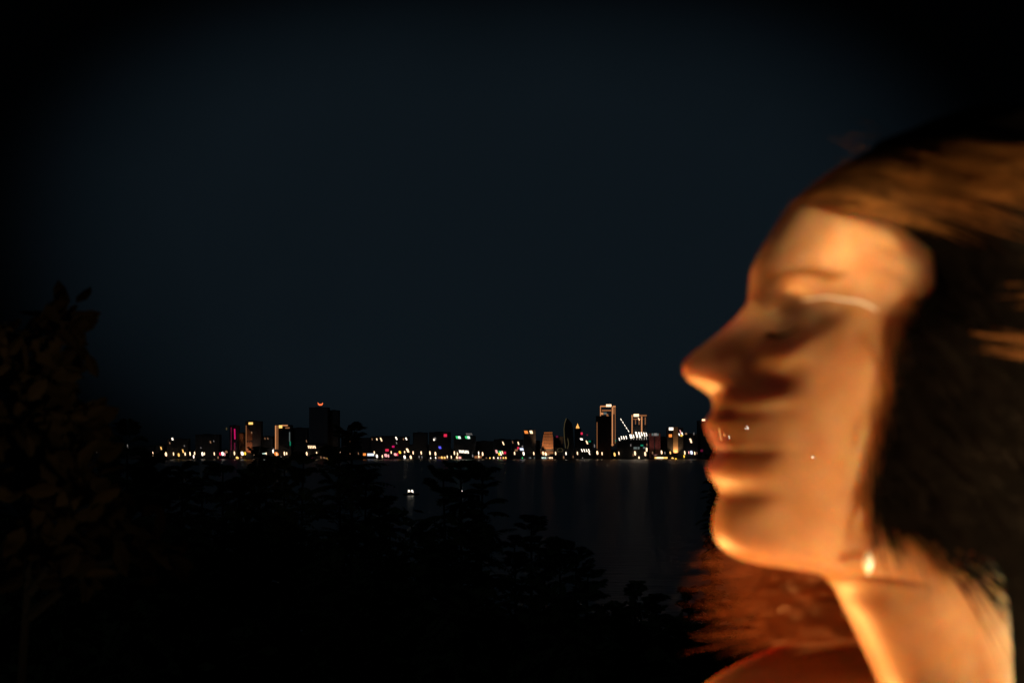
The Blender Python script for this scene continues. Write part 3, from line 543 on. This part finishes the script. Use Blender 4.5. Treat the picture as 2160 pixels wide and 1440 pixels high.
def half_width(px, py):
    """half width of the head at a photo position, 0 outside it"""
    px = np.atleast_1d(np.asarray(px, float)); py = np.atleast_1d(np.asarray(py, float))
    fx, bx = xfront(py), xback(py); uf, _ = pu(fx, py); ub, _ = pu(bx, py); uu, _ = pu(px, py)
    wt = pchip(W_Y, W_TAB, py); Ln = ub-uf; s = np.clip(uu-uf, 0, Ln)
    o = np.array([np.interp(math.sqrt(s[i]*1000), QG, wt[i]) for i in range(len(px))])
    s0 = .52*Ln; f_ = np.sqrt(np.clip(1-((s-s0)/(Ln-s0))**2, 0, 1))
    return np.where(s > s0, o*f_, o)*((uu > uf) & (py > 278))
rows = np.concatenate([np.linspace(278, 320, 22), np.arange(324, 1170, 4), np.arange(1170, 1220, 1.5), np.arange(1221, 1450, 5), np.arange(1455, 1660, 6), np.arange(1670, 2701, 25)])
U, Wd, Vv, RY = loft(rows)
nr, ncol = U.shape
NOS = np.zeros_like(U)
# ring: near side front->back, far side back->front
def ring_mesh(U, Wd, Vv, off=None):
    u_ = np.concatenate([U, U[:, -2:0:-1]], 1); y_ = np.concatenate([-Wd, Wd[:, -2:0:-1]], 1); v_ = np.concatenate([Vv, Vv[:, -2:0:-1]], 1)
    return u_, y_, v_
u_, y_, v_ = ring_mesh(U, Wd, Vv)
# even out the cheeks: a blurred copy of the half-width field, used away from the front outline
gy = np.arange(278, 1661, 4.0); gux = np.linspace(U.min(), U[RY < 1660].max(), 260)
GW = np.zeros((len(gy), len(gux)))
idx = np.where(RY < 1662)[0]
rowW = np.array([np.interp(gux, U[i], Wd[i], left=0, right=0) for i in idx])
for j in range(len(gux)): GW[:, j] = np.interp(gy, RY[idx], rowW[:, j])
kx = np.exp(-.5*(np.arange(-30, 31)*4/46.)**2)
def blur0(a): return np.stack([np.convolve(a[:, j], kx, 'same') for j in range(a.shape[1])], 1)
GB = blur0(GW)/np.maximum(blur0((GW > .004).astype(float)), 1e-6)
for i in range(nr):
    y = RY[i]
    if y > 1500: continue
    k = np.interp(y, gy, np.arange(len(gy))); k0 = int(min(k, len(gy)-2)); fk = k-k0
    wb = np.interp(U[i], gux, GB[k0]*(1-fk)+GB[k0+1]*fk)
    s_ = U[i]-U[i, 0]; nose = np.interp(y, [600, 700, 770, 830, 870, 1150, 1190], [.030, .042, .046, .034, .026, .026, .036])
    m_ = np.clip((s_-nose)/.018, 0, 1)*np.clip((U[i, -1]-s_-U[i, 0])/.03, 0, 1)*np.interp(y, [360, 470, 1330, 1420], [0, 1, 1, 0]); m_ = m_*m_*(3-2*m_)
    Wd[i] = Wd[i]*(1-m_)+wb*m_
u_, y_, v_ = ring_mesh(U, Wd, Vv)
# soften across rows so that the section joins do not show
for _ in range(4):
    y2 = y_.copy(); y2[1:-1] = .25*y_[:-2]+.5*y_[1:-1]+.25*y_[2:]; y_ = y2
# the shoulders are turned a little: far shoulder forward
neck_u = float(pu(2070, 1440)[0])
def twist(u_, y_, v_):
    a = np.clip((-.108-v_)/.05, 0, 1); a = a*a*(3-2*a)*math.radians(54)
    du, dy = u_-neck_u, y_
    return neck_u+du*np.cos(a)-dy*np.sin(a), du*np.sin(a)+dy*np.cos(a)
def shrug(yt, v_):
    a = np.clip((-.095-v_)/.04, 0, 1)*np.clip((.45+v_)/.2, 0, 1); return v_+a*.22*np.clip(yt, 0, None)+a*.30*np.clip(yt+.045, None, 0)
ut, yt = twist(u_, y_, v_)
P = to_world(ut, yt, shrug(yt, v_)).reshape(-1, 3)
m2 = u_.shape[1]
faces = [(i*m2+j, i*m2+(j+1) % m2, (i+1)*m2+(j+1) % m2, (i+1)*m2+j) for i in range(nr-1) for j in range(m2)]
faces += [tuple(range(m2-1, -1, -1)), tuple(range((nr-1)*m2, nr*m2))]
base = np.array([R0*SA+.12, R0*CA, 23.4])
woman = thing('person', base, 'woman in profile facing left, warmly lit face tilted up, wind blown dark hair', 'person')
def rel(Pw): return np.asarray(Pw)-base
# skin, redder on the lips
ms = bpy.data.materials.new('skin'); ms.use_nodes = True
nts = ms.node_tree; ps = nts.nodes['Principled BSDF']
at_ = nts.nodes.new('ShaderNodeAttribute'); at_.attribute_name = 'lip'
mxs = nts.nodes.new('ShaderNodeMix'); mxs.data_type = 'RGBA'
ns = nts.nodes.new('ShaderNodeTexNoise'); ns.inputs['Scale'].default_value = 60; ns.inputs['Detail'].default_value = 4
tcs = nts.nodes.new('ShaderNodeTexCoord'); nts.links.new(tcs.outputs['Object'], ns.inputs['Vector'])
rs = nts.nodes.new('ShaderNodeValToRGB'); rs.color_ramp.elements[0].color = (.50, .23, .105, 1); rs.color_ramp.elements[1].color = (.60, .32, .165, 1)
rs.color_ramp.elements[0].position = .35; rs.color_ramp.elements[1].position = .65
nts.links.new(ns.outputs['Fac'], rs.inputs['Fac']); nts.links.new(rs.outputs['Color'], mxs.inputs[6]); mxs.inputs[7].default_value = (.40, .12, .10, 1)
nts.links.new(at_.outputs['Fac'], mxs.inputs[0]); nts.links.new(mxs.outputs[2], ps.inputs['Base Color'])
nb = nts.nodes.new('ShaderNodeTexNoise'); nb.inputs['Scale'].default_value = 900; nb.inputs['Detail'].default_value = 3; nts.links.new(tcs.outputs['Object'], nb.inputs['Vector'])
bb = nts.nodes.new('ShaderNodeBump'); bb.inputs['Strength'].default_value = .12; bb.inputs['Distance'].default_value = .0006; nts.links.new(nb.outputs['Fac'], bb.inputs['Height']); nts.links.new(bb.outputs[0], ps.inputs['Normal'])
ps.inputs['Roughness'].default_value = .45; ps.inputs['Specular IOR Level'].default_value = .35
tr_ = nts.nodes.new('ShaderNodeBsdfTransparent'); mxt = nts.nodes.new('ShaderNodeMixShader'); mxt.inputs[0].default_value = .28
ot = nts.nodes['Material Output']; nts.links.new(ps.outputs[0], mxt.inputs[1]); nts.links.new(tr_.outputs[0], mxt.inputs[2]); nts.links.new(mxt.outputs[0], ot.inputs[0])
ps.inputs['Subsurface Weight'].default_value = 1; ps.inputs['Subsurface Radius'].default_value = (1, .28, .08); ps.inputs['Subsurface Scale'].default_value = .016
b = MB(); b.v = [tuple(p_) for p_ in rel(P)]; b.f = faces
body = b.build('body', ms, woman, True)
lipv = np.zeros((nr, m2))
for i, y in enumerate(RY):
    if 884 < y < 1012:
        up = 1-abs(y-950)/64 if y < 950 else 1-abs(y-950)/60
        s = u_[i]-u_[i, 0]
        lim = .0105*min(1, up*2.2)
        lipv[i] = np.clip((lim-s)/.003, 0, 1)*min(1, up*6)
at2 = body.data.attributes.new('lip', 'FLOAT', 'POINT'); at2.data.foreach_set('value', lipv.ravel().astype(np.float32))

# hair cap: a shell over the skull behind the hairline
HB = [(278, 1900), (330, 1850), (372, 1800), (420, 1790), (470, 1800), (500, 1840), (540, 1900), (590, 1945), (640, 1950), (680, 1925), (720, 1910), (800, 1905), (900, 1885), (1000, 1860), (1050, 1845), (1085, 1860), (1110, 1915), (1135, 2010), (1165, 2080), (1300, 2105), (1440, 2110), (1700, 2200), (2700, 2220)]
hbx = lambda py: pchip([a for a, _ in HB], np.array([c for _, c in HB], float), py)
hr = np.where(RY < 1640)[0]
rb = pu(hbx(RY[hr]), RY[hr])[0]
d = u_[hr]-rb[:, None]
n1 = np.sin(v_[hr]*420+u_[hr]*130+2*np.sin(u_[hr]*60))*.5+np.sin(v_[hr]*900+u_[hr]*260)*.3+np.sin(v_[hr]*1700+u_[hr]*400+y_[hr]*300)*.2
th = np.clip(d/.03, -1, 1); thick = np.where(th > 0, .013*np.clip(th, 0, 1)**.8, .02*th)*(1+.16*n1)
thick = thick*np.where(thick > 0, np.interp(RY[hr], [420, 560], [.3, 1])[:, None], 1)
thick = np.where(RY[hr][:, None] < 330, np.maximum(thick, .002), thick)
Pw = np.stack([ut[hr], yt[hr], v_[hr]], -1)
gu = np.gradient(Pw, axis=1); gv = np.gradient(Pw, axis=0); nn = np.cross(gu, gv); nn /= np.linalg.norm(nn, axis=2)[..., None]+1e-12
cen = np.stack([np.full(len(hr), float(pu(2040, 700)[0])), np.zeros(len(hr)), v_[hr][:, 0]], -1)[:, None]
sg = np.sign(np.sum(nn*(Pw-cen), axis=2)); nn *= np.where(np.abs(sg) > 0, sg, 1)[..., None]
Ph = Pw+nn*thick[..., None]; Ph = to_world(Ph[..., 0], Ph[..., 1], Ph[..., 2]).reshape(-1, 3)
keep = thick > -.006
hn = len(hr)
hf = [(i*m2+j, i*m2+(j+1) % m2, (i+1)*m2+(j+1) % m2, (i+1)*m2+j) for i in range(hn-1) for j in range(m2)
      if keep[i, j] or keep[i, (j+1) % m2] or keep[i+1, j] or keep[i+1, (j+1) % m2]]
hf.append(tuple(range(m2-1, -1, -1)))
def hair_mat(name, c, rough=.42, spec=.5):
    m = mat(name, c, rough, .35, 90., 0, spec); return m
MH = hair_mat('dark_hair', (.004, .0025, .002), .8, .03); MHL = hair_mat('lit_brown_hair', (.20, .075, .018)); MHM = hair_mat('lit_mid_brown_hair', (.24, .085, .022))  # lighter browns put lamplight into the colour of one dark hair
b = MB(); b.v = [tuple(p_) for p_ in rel(Ph)]; b.f = hf
hair = b.build('hair', MH, woman, True)
# strands
def strands(paths, radius, n=4):
    b = MB()
    for P_ in paths:
        m = len(P_); t = np.linspace(0, 1, m)
        b.tube(P_, radius*np.clip(np.minimum((1-t)*3+.15, t*5+.15), .1, 1)*rng.uniform(.6, 1.25), n, False)
    b.v = [tuple(p_) for p_ in rel(np.array(b.v))]; return b
def flow(px, py, ang, length, lift0=.002, lift1=.012, curve=0., wave=3., side=-1, base_y=None, m=18):
    """a strand that starts at a photo position on the head and sweeps back over it"""
    t = np.linspace(0, 1, m); a = math.radians(ang)+curve*t
    st = length/(m-1); ph = rng.uniform(0, 6.3); fq = rng.uniform(3, 7)
    x = px+np.concatenate([[0], np.cumsum(np.cos(a[1:])*st)])
    y = py+np.concatenate([[0], np.cumsum(np.sin(a[1:])*st)])+wave*np.sin(ph+fq*t)*t
    uu, vv = pu(x, y)
    if base_y is None:
        hwid = half_width(x, y); hwid = np.maximum.accumulate(hwid*.999) if py < 420 else hwid
        yy = side*(hwid+lift0+(lift1-lift0)*t)
    else: yy = base_y+(lift1)*t*side
    yy = yy+.0015*np.sin(ph*2+fq*t)
    return to_world(uu, yy, vv)
paths = []
locks = [(k_, rng.uniform(5, 70), rng.normal(0, 2), rng.uniform(.004, .018)) for k_ in (0, .08, .2, .3, .42, .5, .62, .74, .86, .97)]+[(rng.uniform(0, .8), rng.uniform(90, 200), rng.normal(2, 3), rng.uniform(.006, .02)) for _ in range(7)]
for k, ins, da, lf_ in locks:       # crown locks, lamplight put into their lighter brown, swept back from the forehead
    ln = rng.uniform(220, 380); cv = rng.normal(.28, .07)
    for i in range(20):
        py = 325+k*135; px = float(xfront([py])[0])+2+k*12+ins+rng.normal(0, 14); py = py+ins*.24+rng.normal(0, 4.5)
        paths.append(flow(px, py, 10+da+rng.normal(0, 1.2), ln*rng.uniform(.6, 1.1), .0035, .007+lf_, cv+rng.normal(0, .03), rng.uniform(1, 4)))
for i in range(60):        # tips reaching past the head
    px = rng.uniform(1880, 1990); py = 380+rng.uniform(0, 70)+(px-1900)*.25
    paths.append(flow(px, py, rng.normal(13, 4), rng.uniform(100, 200), .014, .024, rng.normal(.15, .12), rng.uniform(1, 5)))
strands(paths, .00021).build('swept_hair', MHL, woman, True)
paths = []
for i in range(420):       # hair between the locks, shade put into its darker brown
    k = rng.uniform(0, 1); ins = rng.uniform(0, 1)**1.3*230
    py = 322+k*138; px = float(xfront([py])[0])+1+k*12+ins; py = py+ins*.24+rng.normal(0, 4)
    paths.append(flow(px, py, rng.normal(11, 3), rng.uniform(150, 380), .003, .012, rng.normal(.28, .07), rng.uniform(1, 4)))
strands(paths, .00021).build('crown_hair', hair_mat('shaded_crown_hair', (.06, .020, .006)), woman, True)
paths = []
for i in range(12):        # flyaway wisps over the top of the head
    px = rng.uniform(1740, 1900); py = 255+rng.uniform(0, 60)+(px-1750)*.25
    paths.append(flow(px, py, rng.normal(12, 5), rng.uniform(110, 210), .0, .01, rng.normal(.3, .1), 3, base_y=rng.uniform(-.03, .03)))
strands(paths, .00015).build('flyaway_hair', MHM, woman, True)
paths = []
for (cx_, cy_, cnt, ln, an) in ((2085, 402, 26, 130, 6), (1900, 488, 10, 190, 14), (2120, 625, 26, 120, 4), (2115, 660, 22, 110, 3), (2020, 735, 26, 190, 12), (2050, 755, 20, 160, 16), (1990, 455, 14, 80, 10)):
    for i in range(cnt//3):
        paths.append(flow(cx_+rng.normal(0, 30), cy_+rng.normal(0, 18), rng.normal(an, 6), ln*rng.uniform(.6, 1.2), .016, .03, rng.normal(.05, .12), 4))
strands(paths, .00015).build('temple_hair', MHM, woman, True)
paths = []
for i in range(800):       # dark lengths covering the side of the head
    py = rng.uniform(490, 1130); px = float(hbx([py])[0])+rng.normal(0, 7)+rng.uniform(0, 1)**2.5*220
    paths.append(flow(px, py, rng.normal(28, 8), rng.uniform(180, 380), .009, .019, rng.normal(.45, .15), rng.uniform(2, 7)))
for i in range(420):       # locks that frame the cheek, falling along the edge of the hair
    py = rng.uniform(640, 1010); px = float(hbx([py])[0])+14-abs(rng.normal(0, 24))
    paths.append(flow(px, py, rng.normal(95, 5), rng.uniform(80, 230), .003, .007, rng.normal(-.45, .15), rng.uniform(2, 8)))
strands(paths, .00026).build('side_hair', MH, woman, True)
paths = []
for (px, py, ln, an, cv) in ((1735, 491, 170, 1, .62), (1820, 560, 120, 14, .45), (1830, 600, 110, 20, .35)):
    for i in range(2): paths.append(flow(px+rng.normal(0, 5), py+rng.normal(0, 3), an, ln*rng.uniform(.8, 1.1), .0022, .004, cv, 2, m=26))
strands(paths, .00020).build('stray_hair', MHL, woman, True)
P_ = [(1693, 654), (1714, 656), (1735, 655), (1756, 658), (1778, 663), (1802, 667), (1822, 675), (1840, 686)]  # pale wire added to stand for a light streak
px = np.array([a for a, _ in P_], float); py = np.array([c for _, c in P_], float)
uu, vv = pu(px, py)
b = MB(); streak_pts = to_world(uu, -(half_width(px, py)+.0062), vv); tq = np.linspace(0, 1, len(streak_pts)); tt = np.linspace(0, 1, 40)
streak_pts = pchip(tq, streak_pts, tt); b.tube(rel(streak_pts), .00037*np.clip(np.minimum(tt, 1-tt)*14+.35, 0, 1), 8)
o = b.build('light_streak_wire', mat('streak_wire', (.92, .95, .97), .3, spec=1.0), woman, True); o['label'] = 'thin pale wire added for a light streak over the temple'
# hair blown forward on the far side, below the chin
paths = []
for i in range(2600):
    k = rng.uniform(0, 1)**1.1; y0 = 1182+k*225; x0 = rng.uniform(1690, 1960)
    lock = math.sin(k*26+1)*.5+.5
    lenp = rng.uniform(.1, 1)**1.2*(230+120*lock)
    far = rng.uniform(.045, .12)
    paths.append(flow(x0, y0-8-lenp*.05, 180-rng.normal(3, 3)-4*lock, lenp, 0, .02, rng.normal(-.10, .10), rng.uniform(2, 7), 1, far, m=12))
strands(paths, .00030, 3).build('far_hair', hair_mat('lit_far_hair', (.27, .075, .016)), woman, True)  # orange lamplight put into the colour of this hair
# closed lid lashes and brow
def patch_strands(pts_fn, count, radius, name, m_):
    paths = [pts_fn(i/(count-1)) for i in range(count)]; return strands(paths, radius).build(name, m_, woman, True)
def lash(t):
    px = 1628+t*62; py = 706+10*math.sin(PI*t)
    x = px-np.linspace(0, 14, 6); y = py+np.linspace(0, 12, 6)
    uu, vv = pu(x, y); hwid = half_width(np.full(6, px), np.full(6, py)); return to_world(uu, -(hwid+np.linspace(.0, .004, 6)), vv)
patch_strands(lash, 40, .00018, 'eyelashes', MH)
def brow(t):
    px = 1612+t*150; py = 618-14*math.sin(PI*min(1, t*1.15))+rng.uniform(-5, 5)
    x = px+np.linspace(0, 26, 6); y = py-np.linspace(0, 4, 6)
    uu, vv = pu(x, y); return to_world(uu, -(half_width(x, y)+.0006+np.linspace(0, .0006, 6)), vv)
patch_strands(brow, 120, .00014, 'eyebrow', MHM)
# dark dress from below the shoulders to the ground
rw = np.arange(1900, 2701, 40)
Ud, Wdd, Vd, _ = loft(rw, 40); ud, yd, vd = ring_mesh(Ud, Wdd, Vd)
cu = .5*(ud.min(1)+ud.max(1))[:, None]
ud, yd = cu+(ud-cu)*1.05, yd*1.04
rr = []
for i in range(len(rw)): a_, c_ = twist(ud[i:i+1], yd[i:i+1], vd[i:i+1]); rr.append(to_world(a_, c_, vd[i:i+1])[0])
last = rr[-1]; cl_ = last.mean(0); zb = 23.43
for i in range(1, 25):
    t = i/24; ang = np.linspace(0, 2*PI, len(last), endpoint=False)
    ring = cl_+(last-cl_)*(1+.9*t+.05*t*np.sin(ang*9)[:, None]); ring[:, 2] = last[:, 2]*(1-t)+zb*t; rr.append(ring)
md = len(last); b = MB(); b.v = [tuple(p_) for p_ in rel(np.concatenate(rr))]
b.f = [(i*md+j, i*md+(j+1) % md, (i+1)*md+(j+1) % md, (i+1)*md+j) for i in range(len(rr)-1) for j in range(md)]
b.build('dress', mat('black_cloth', (.02, .018, .02), .9, .3, 40.), woman, True)
# bright drop on a fine chain, added in place of a stray light
ex, ey = 1833, 1190
ue, ve = pu(np.array([1905., 1870., 1840., 1826.]), np.array([1020., 1070., 1125., 1148.]))
ywid = -(half_width(np.array([1905., 1870., 1840., 1826.]), np.array([1020., 1070., 1125., 1148.]))+.0004)
chain_pts = to_world(ue, ywid, ve)
top = chain_pts[-1]
root = thing('earring', top, "bright silver drop earring hanging beside the woman's neck below the jaw", 'earring')  # no earring there, drop and chain added in place of a stray light
b = MB(); n = 14
prof = [(0, .0002), (-.0012, .0011), (-.003, .0022), (-.0050, .0027), (-.0068, .0022), (-.009, .0011), (-.0105, .0002)]
b.v = [(.8*r*math.cos(i*2*PI/n), .8*r*math.sin(i*2*PI/n), .9*z) for z, r in prof for i in range(n)]
b.f = [(j*n+i, j*n+(i+1) % n, (j+1)*n+(i+1) % n, (j+1)*n+i) for j in range(len(prof)-1) for i in range(n)]
b.build('stray_light_drop', mat('light_spot_silver', (.95, .94, .92), .7, metal=1), root, True)
b = MB(); b.tube(chain_pts-top, .00022, 5); b.build('stray_light_chain', mat('stray_light_silver', (.3, .28, .25), .4, metal=1), root, True)

# warm terrace lamp, then four added unseen fills around the woman's face
def head_point(px, py, du=0, y=0, dv=0):
    a_, c_ = pu(px, py); return to_world(a_+du, y, c_+dv)
o = floodlight('terrace_lamp', head_point(1700, 900, .34, -.34, -.15), head_point(1720, 920, 0, -.05, 0), 26.0, (1, .76, .38), .03, 54); o.data.spot_blend = 1.0
o = floodlight('underside_fill', head_point(1600, 943, -.07, -.11, -.40), head_point(1640, 1000, 0, -.02, 0), 4.5, (1, .50, .16), .03, 40); o.data.spot_blend = 1.0  # added fill for the undersides of nose, lips and chin
o = floodlight('forehead_fill', head_point(1730, 560, .16, -.46, .02), head_point(1758, 540, 0, -.06, 0), 24.0, (1, .77, .40), .012, 9); o.data.spot_blend = 1.0  # added narrow fill that brightens the forehead alone, no window there
o = floodlight('far_side_fill', head_point(1700, 943, -.26, .18, -.21), head_point(1640, 1300, .05, .08, 0), 15.0, (1, .42, .10), .05, 110); o.data.spot_blend = 1.0  # added orange fill for far shoulder, far hair and profile edge
o = floodlight('neck_fill', head_point(1900, 943, .10, -.35, -.38), head_point(1850, 1000, .0, 0, 0), 2.2, (1, .28, .03), .06, 90); o.data.spot_blend = 1.0  # added deep orange fill for neck and jaw

# ------------------------------------------------------------------ vegetation
def leaf_mat(name, a, c):
    m = mat(name, a, .8, .4, 6., 0, .05); return m
ML = leaf_mat('dark_leaf', (.045, .06, .028), 0); MLB = leaf_mat('brown_leaf', (.011, .007, .003), 0); MT = mat('bark', (.007, .005, .004), .9, .4, 20.)
def frond(b, base_, dirv, length, droop, width, pairs=11):
    d_ = np.array(dirv, float); d_ /= np.linalg.norm(d_)
    t = np.linspace(0, 1, pairs+2)
    pts = np.array(base_)+d_*length*t[:, None]-np.array([0, 0, 1.])*droop*length*(t**2)[:, None]
    b.tube(pts, np.linspace(.003, .001, len(pts)), 3, False)
    tan = np.gradient(pts, axis=0); tan /= np.linalg.norm(tan, axis=1)[:, None]
    side = np.cross(tan, [0, 0, 1.]); side /= np.linalg.norm(side, axis=1)[:, None]+1e-9
    upv = np.cross(side, tan)
    for i in range(1, len(pts)):
        l_ = width*(.45+.75*math.sin(PI*min(1, .12+t[i]*.86)))*random.uniform(.85, 1.1)
        for sg_ in (-1, 1):
            dd = side[i]*sg_*.86+tan[i]*.48-upv[i]*random.uniform(.05, .35)+np.array([0, 0, -.12]); dd /= np.linalg.norm(dd)
            nrm = np.cross(dd, upv[i]); nrm /= np.linalg.norm(nrm)+1e-9; wd_ = l_*.21
            p0 = pts[i]; b.add([p0, p0+dd*l_*.45+nrm*wd_, p0+dd*l_, p0+dd*l_*.45-nrm*wd_], [(0, 1, 2, 3)])
def frond_tree(label, leaders, Y, ground, fl=.17, fw=.043, tier=.07, spread=1.0, name='frond_tree', nmax=20, m_=None):
    """leaders: tops (px, py) of the upright shoots; each carries tiers of feathery fronds"""
    x0 = np.mean([at(p_[0], p_[1], Y)[0] for p_ in leaders])
    root = thing(name, (x0, Y, ground), label, 'tree', 'feathery shrubs on the slope')
    tr, cr = MB(), MB(); o_ = np.array([x0, Y, ground])
    for (px, py) in leaders:
        tp = np.array(at(px, py, Y+random.uniform(-.12, .12)))-o_
        mid = np.array([tp[0]*.75, tp[1]*.8, tp[2]*.55]); stem = pchip([0, .55, 1], np.array([[tp[0]*.25, 0, 0], mid, tp]), np.linspace(0, 1, 12))
        tr.tube(stem, np.linspace(.022, .003, 12), 5)
        hgt = tp[2]; d_ = 0.; k_ = 0; ph = random.uniform(0, 6)
        while d_ < min(hgt*.92, .95):
            f_ = 1-d_/hgt; c0 = np.array([np.interp(f_, np.linspace(0, 1, 12), stem[:, a]) for a in range(3)])
            L_ = fl*min(1.3, .50+.9*d_/.3)*spread
            n_ = 5 if k_ == 0 else 3
            for a_ in range(n_):
                az_ = ph+a_*2*PI/n_+random.uniform(-.5, .5)
                rise = random.uniform(.7, 1.9) if d_ < .13 else random.uniform(-.15, .95)
                frond(cr, c0+rng.normal(0, .012, 3), (math.cos(az_), math.sin(az_), rise), L_*random.uniform(.65, 1.2), random.uniform(.15, .75), fw*random.uniform(.8, 1.15))
            ph += 2.4; k_ += 1; d_ += tier*random.uniform(.35, .8)
    tr.build('trunk', MT, root); cr.build('crown', m_ or ML, root)
    return root
frond_tree('tallest dark frond plant, its tiers overlapping the skyline right of the dark skyscraper', [(742, 908), (715, 968), (772, 1010)], 6.0, 23.0)
frond_tree('dark frond plant rising into the bay below the hotel signs', [(935, 1010), (972, 985), (1018, 1002), (1005, 1100)], 5.8, 23.0, fl=.15)
frond_tree('short dark frond plant right of the bay fronds, rounded top', [(1121, 1098), (1085, 1150), (1150, 1170)], 6.0, 22.95, fl=.13)
frond_tree('low drooping frond plant at the right end of the slope shrubs', [(1215, 1165), (1180, 1160), (1240, 1215)], 5.8, 22.9, fl=.13)
frond_tree('dark frond plant just below the white windowed podium', [(640, 975), (600, 988), (560, 968), (545, 1005)], 6.2, 23.0)
frond_tree('dark frond plant below the copper tower, drooping left', [(470, 992), (505, 1025), (425, 1010)], 6.0, 23.0, fl=.15)
frond_tree('dark frond plant with arching tip at the left under the shore lamps', [(385, 995), (345, 1020), (300, 1000)], 5.5, 23.0, fl=.15)
frond_tree('dark frond plant arching over the shore at far left', [(268, 942), (232, 985), (310, 985)], 4.6, 23.1, fl=.15)
frond_tree('dark frond plant between the two tall frond plants, under the boat lamps', [(800, 1075), (822, 1100), (905, 1140)], 6.1, 23.0, fl=.11)
frond_tree('dark shrub low on the slope below the amber tower', [(1340, 1250), (1300, 1290), (1385, 1268), (1330, 1330)], 6.4, 22.9, fl=.15, tier=.06)
frond_tree("dark shrub behind the woman's far shoulder", [(1450, 1252), (1500, 1262), (1560, 1270), (1430, 1320), (1650, 1270)], 6.8, 22.8, fl=.16, tier=.06)
frond_tree("slim dark sapling touching the woman's chin from behind", [(1502, 958), (1506, 1040)], 8.0, 22.8, fl=.06, fw=.03, tier=.07)
# dense bushes that fill the slope
def bush(label, px, py, Y, rx, rz, n_=4200, ls=.09, m_=None, ground=None):
    c = np.array(at(px, py, Y)); gz = 22.6 if ground is None else ground
    root = thing('bush', (c[0], Y, gz), label, 'bush', 'dense bushes on the slope')
    b = MB(); o_ = np.array([c[0], Y, gz]); cz = c[2]-rz
    for i in range(n_):
        d_ = rng.normal(0, 1, 3); d_ /= np.linalg.norm(d_); r_ = rng.uniform(.35, 1)**.5
        lump = 1+.16*math.sin(d_[0]*7+px)+.12*math.sin(d_[2]*9+py)
        p_ = np.array([d_[0]*rx, d_[1]*rx*.7, d_[2]*rz])*r_*lump+np.array([0, 0, cz-gz])
        if p_[2] < 0: p_[2] = abs(p_[2])*.3
        ax = rng.normal(0, 1, 3); ax[2] *= .5; ax /= np.linalg.norm(ax); bx = np.cross(ax, rng.normal(0, 1, 3)); bx /= np.linalg.norm(bx)
        l_ = ls*rng.uniform(.6, 1.2); b.add([p_, p_+ax*l_*.5+bx*l_*.25, p_+ax*l_, p_+ax*l_*.5-bx*l_*.25], [(0, 1, 2, 3)])
    b.build('crown', m_ or ML, root)
    t_ = MB(); t_.tube([(0, 0, -.05), (.02, 0, .2), (0, .02, max(.3, cz-gz))], [.05, .035, .015], 6); t_.build('trunk', MT, root)
for a in (('dark dense bush low in the bottom left corner', 90, 1180, 5.0, .7, .42), ('dark dense bush filling the slope at lower left', 110, 1040, 7.5, 1.1, .75), ('dark dense bush below the copper tower', 450, 1090, 7.8, .9, .7), ('dark dense bush below the tallest frond plant', 690, 1100, 8.0, .9, .7),
          ('dark dense bush below the boat lamps', 860, 1195, 8.0, .7, .55), ('dark dense bush in the middle of the slope, left of the small shrubs', 1060, 1265, 8.0, .65, .45), ('low dark bush near the bottom edge below the drooping fronds', 1230, 1300, 8.0, .7, .45), ("low dark bush at the bottom edge left of the woman", 1440, 1330, 8.2, .8, .45), ('dark bush behind the woman at the bottom right', 1800, 1300, 8.5, 1.5, .6)):
    bush(*a)
# near foliage at the left edge, caught by the warm lamp
def near_tree(label, Y, stems, leaves, ground):
    root = thing('broadleaf_tree', (stems[0][0][0], Y, ground), label, 'tree')
    o_ = np.array([stems[0][0][0], Y, ground]); tr, cr = MB(), MB()
    for s in stems: tr.tube(np.array(s)-o_, np.linspace(.006, .0012, len(s)), 5)
    for (px, py, n_, sp) in leaves:
        for i in range(int(n_*1.6)):
            p_ = np.array(at(px+rng.normal(0, sp), py+rng.normal(0, sp), Y+rng.normal(0, .10)))-o_
            ax = np.array([rng.normal(.3, .7), rng.normal(0, .5), rng.normal(.1, .7)]); ax /= np.linalg.norm(ax)
            bx = np.cross(ax, rng.normal(0, 1, 3)); bx /= np.linalg.norm(bx); nz = np.cross(ax, bx); l_ = rng.uniform(.014, .036)
            cr.add([p_, p_+ax*l_*.35+bx*l_*.26, p_+ax*l_*.75+bx*l_*.2-nz*l_*.05, p_+ax*l_-nz*l_*.12, p_+ax*l_*.75-bx*l_*.2-nz*l_*.05, p_+ax*l_*.35-bx*l_*.26],
                   [(0, 1, 2, 3), (0, 3, 4, 5)])
    tr.build('trunk', MT, root); cr.build('crown', MLB, root); return root
Yn = 1.45
st = [[at(40, 1500, Yn), at(60, 1200, Yn), at(85, 900, Yn), at(115, 660, Yn)], [at(60, 1150, Yn), at(120, 1000, Yn), at(190, 880, Yn)], [at(60, 1250, Yn), at(160, 1120, Yn), at(250, 1090, Yn)], [at(60, 1300, Yn), at(200, 1190, Yn), at(350, 1170, Yn)], [at(70, 1000, Yn), at(30, 800, Yn), at(10, 680, Yn)]]
st[0].insert(0, (at(40, 1500, Yn)[0], Yn, 23.35))
near_tree('near brown leaved tree at the left edge, faintly lit orange', Yn, st,
          [(115, 690, 26, 22), (140, 670, 10, 12), (95, 760, 40, 28), (115, 830, 34, 26), (150, 890, 30, 24), (190, 885, 16, 14), (90, 920, 40, 34), (60, 850, 40, 34), (160, 970, 24, 24), (130, 1000, 50, 40), (60, 1000, 50, 40), (160, 1080, 40, 36), (250, 1110, 22, 26), (215, 1060, 12, 20), (300, 1160, 16, 22), (350, 1175, 10, 14), (150, 1170, 30, 36), (70, 1150, 40, 40), (20, 760, 40, 34), (20, 930, 40, 34)], 23.35)
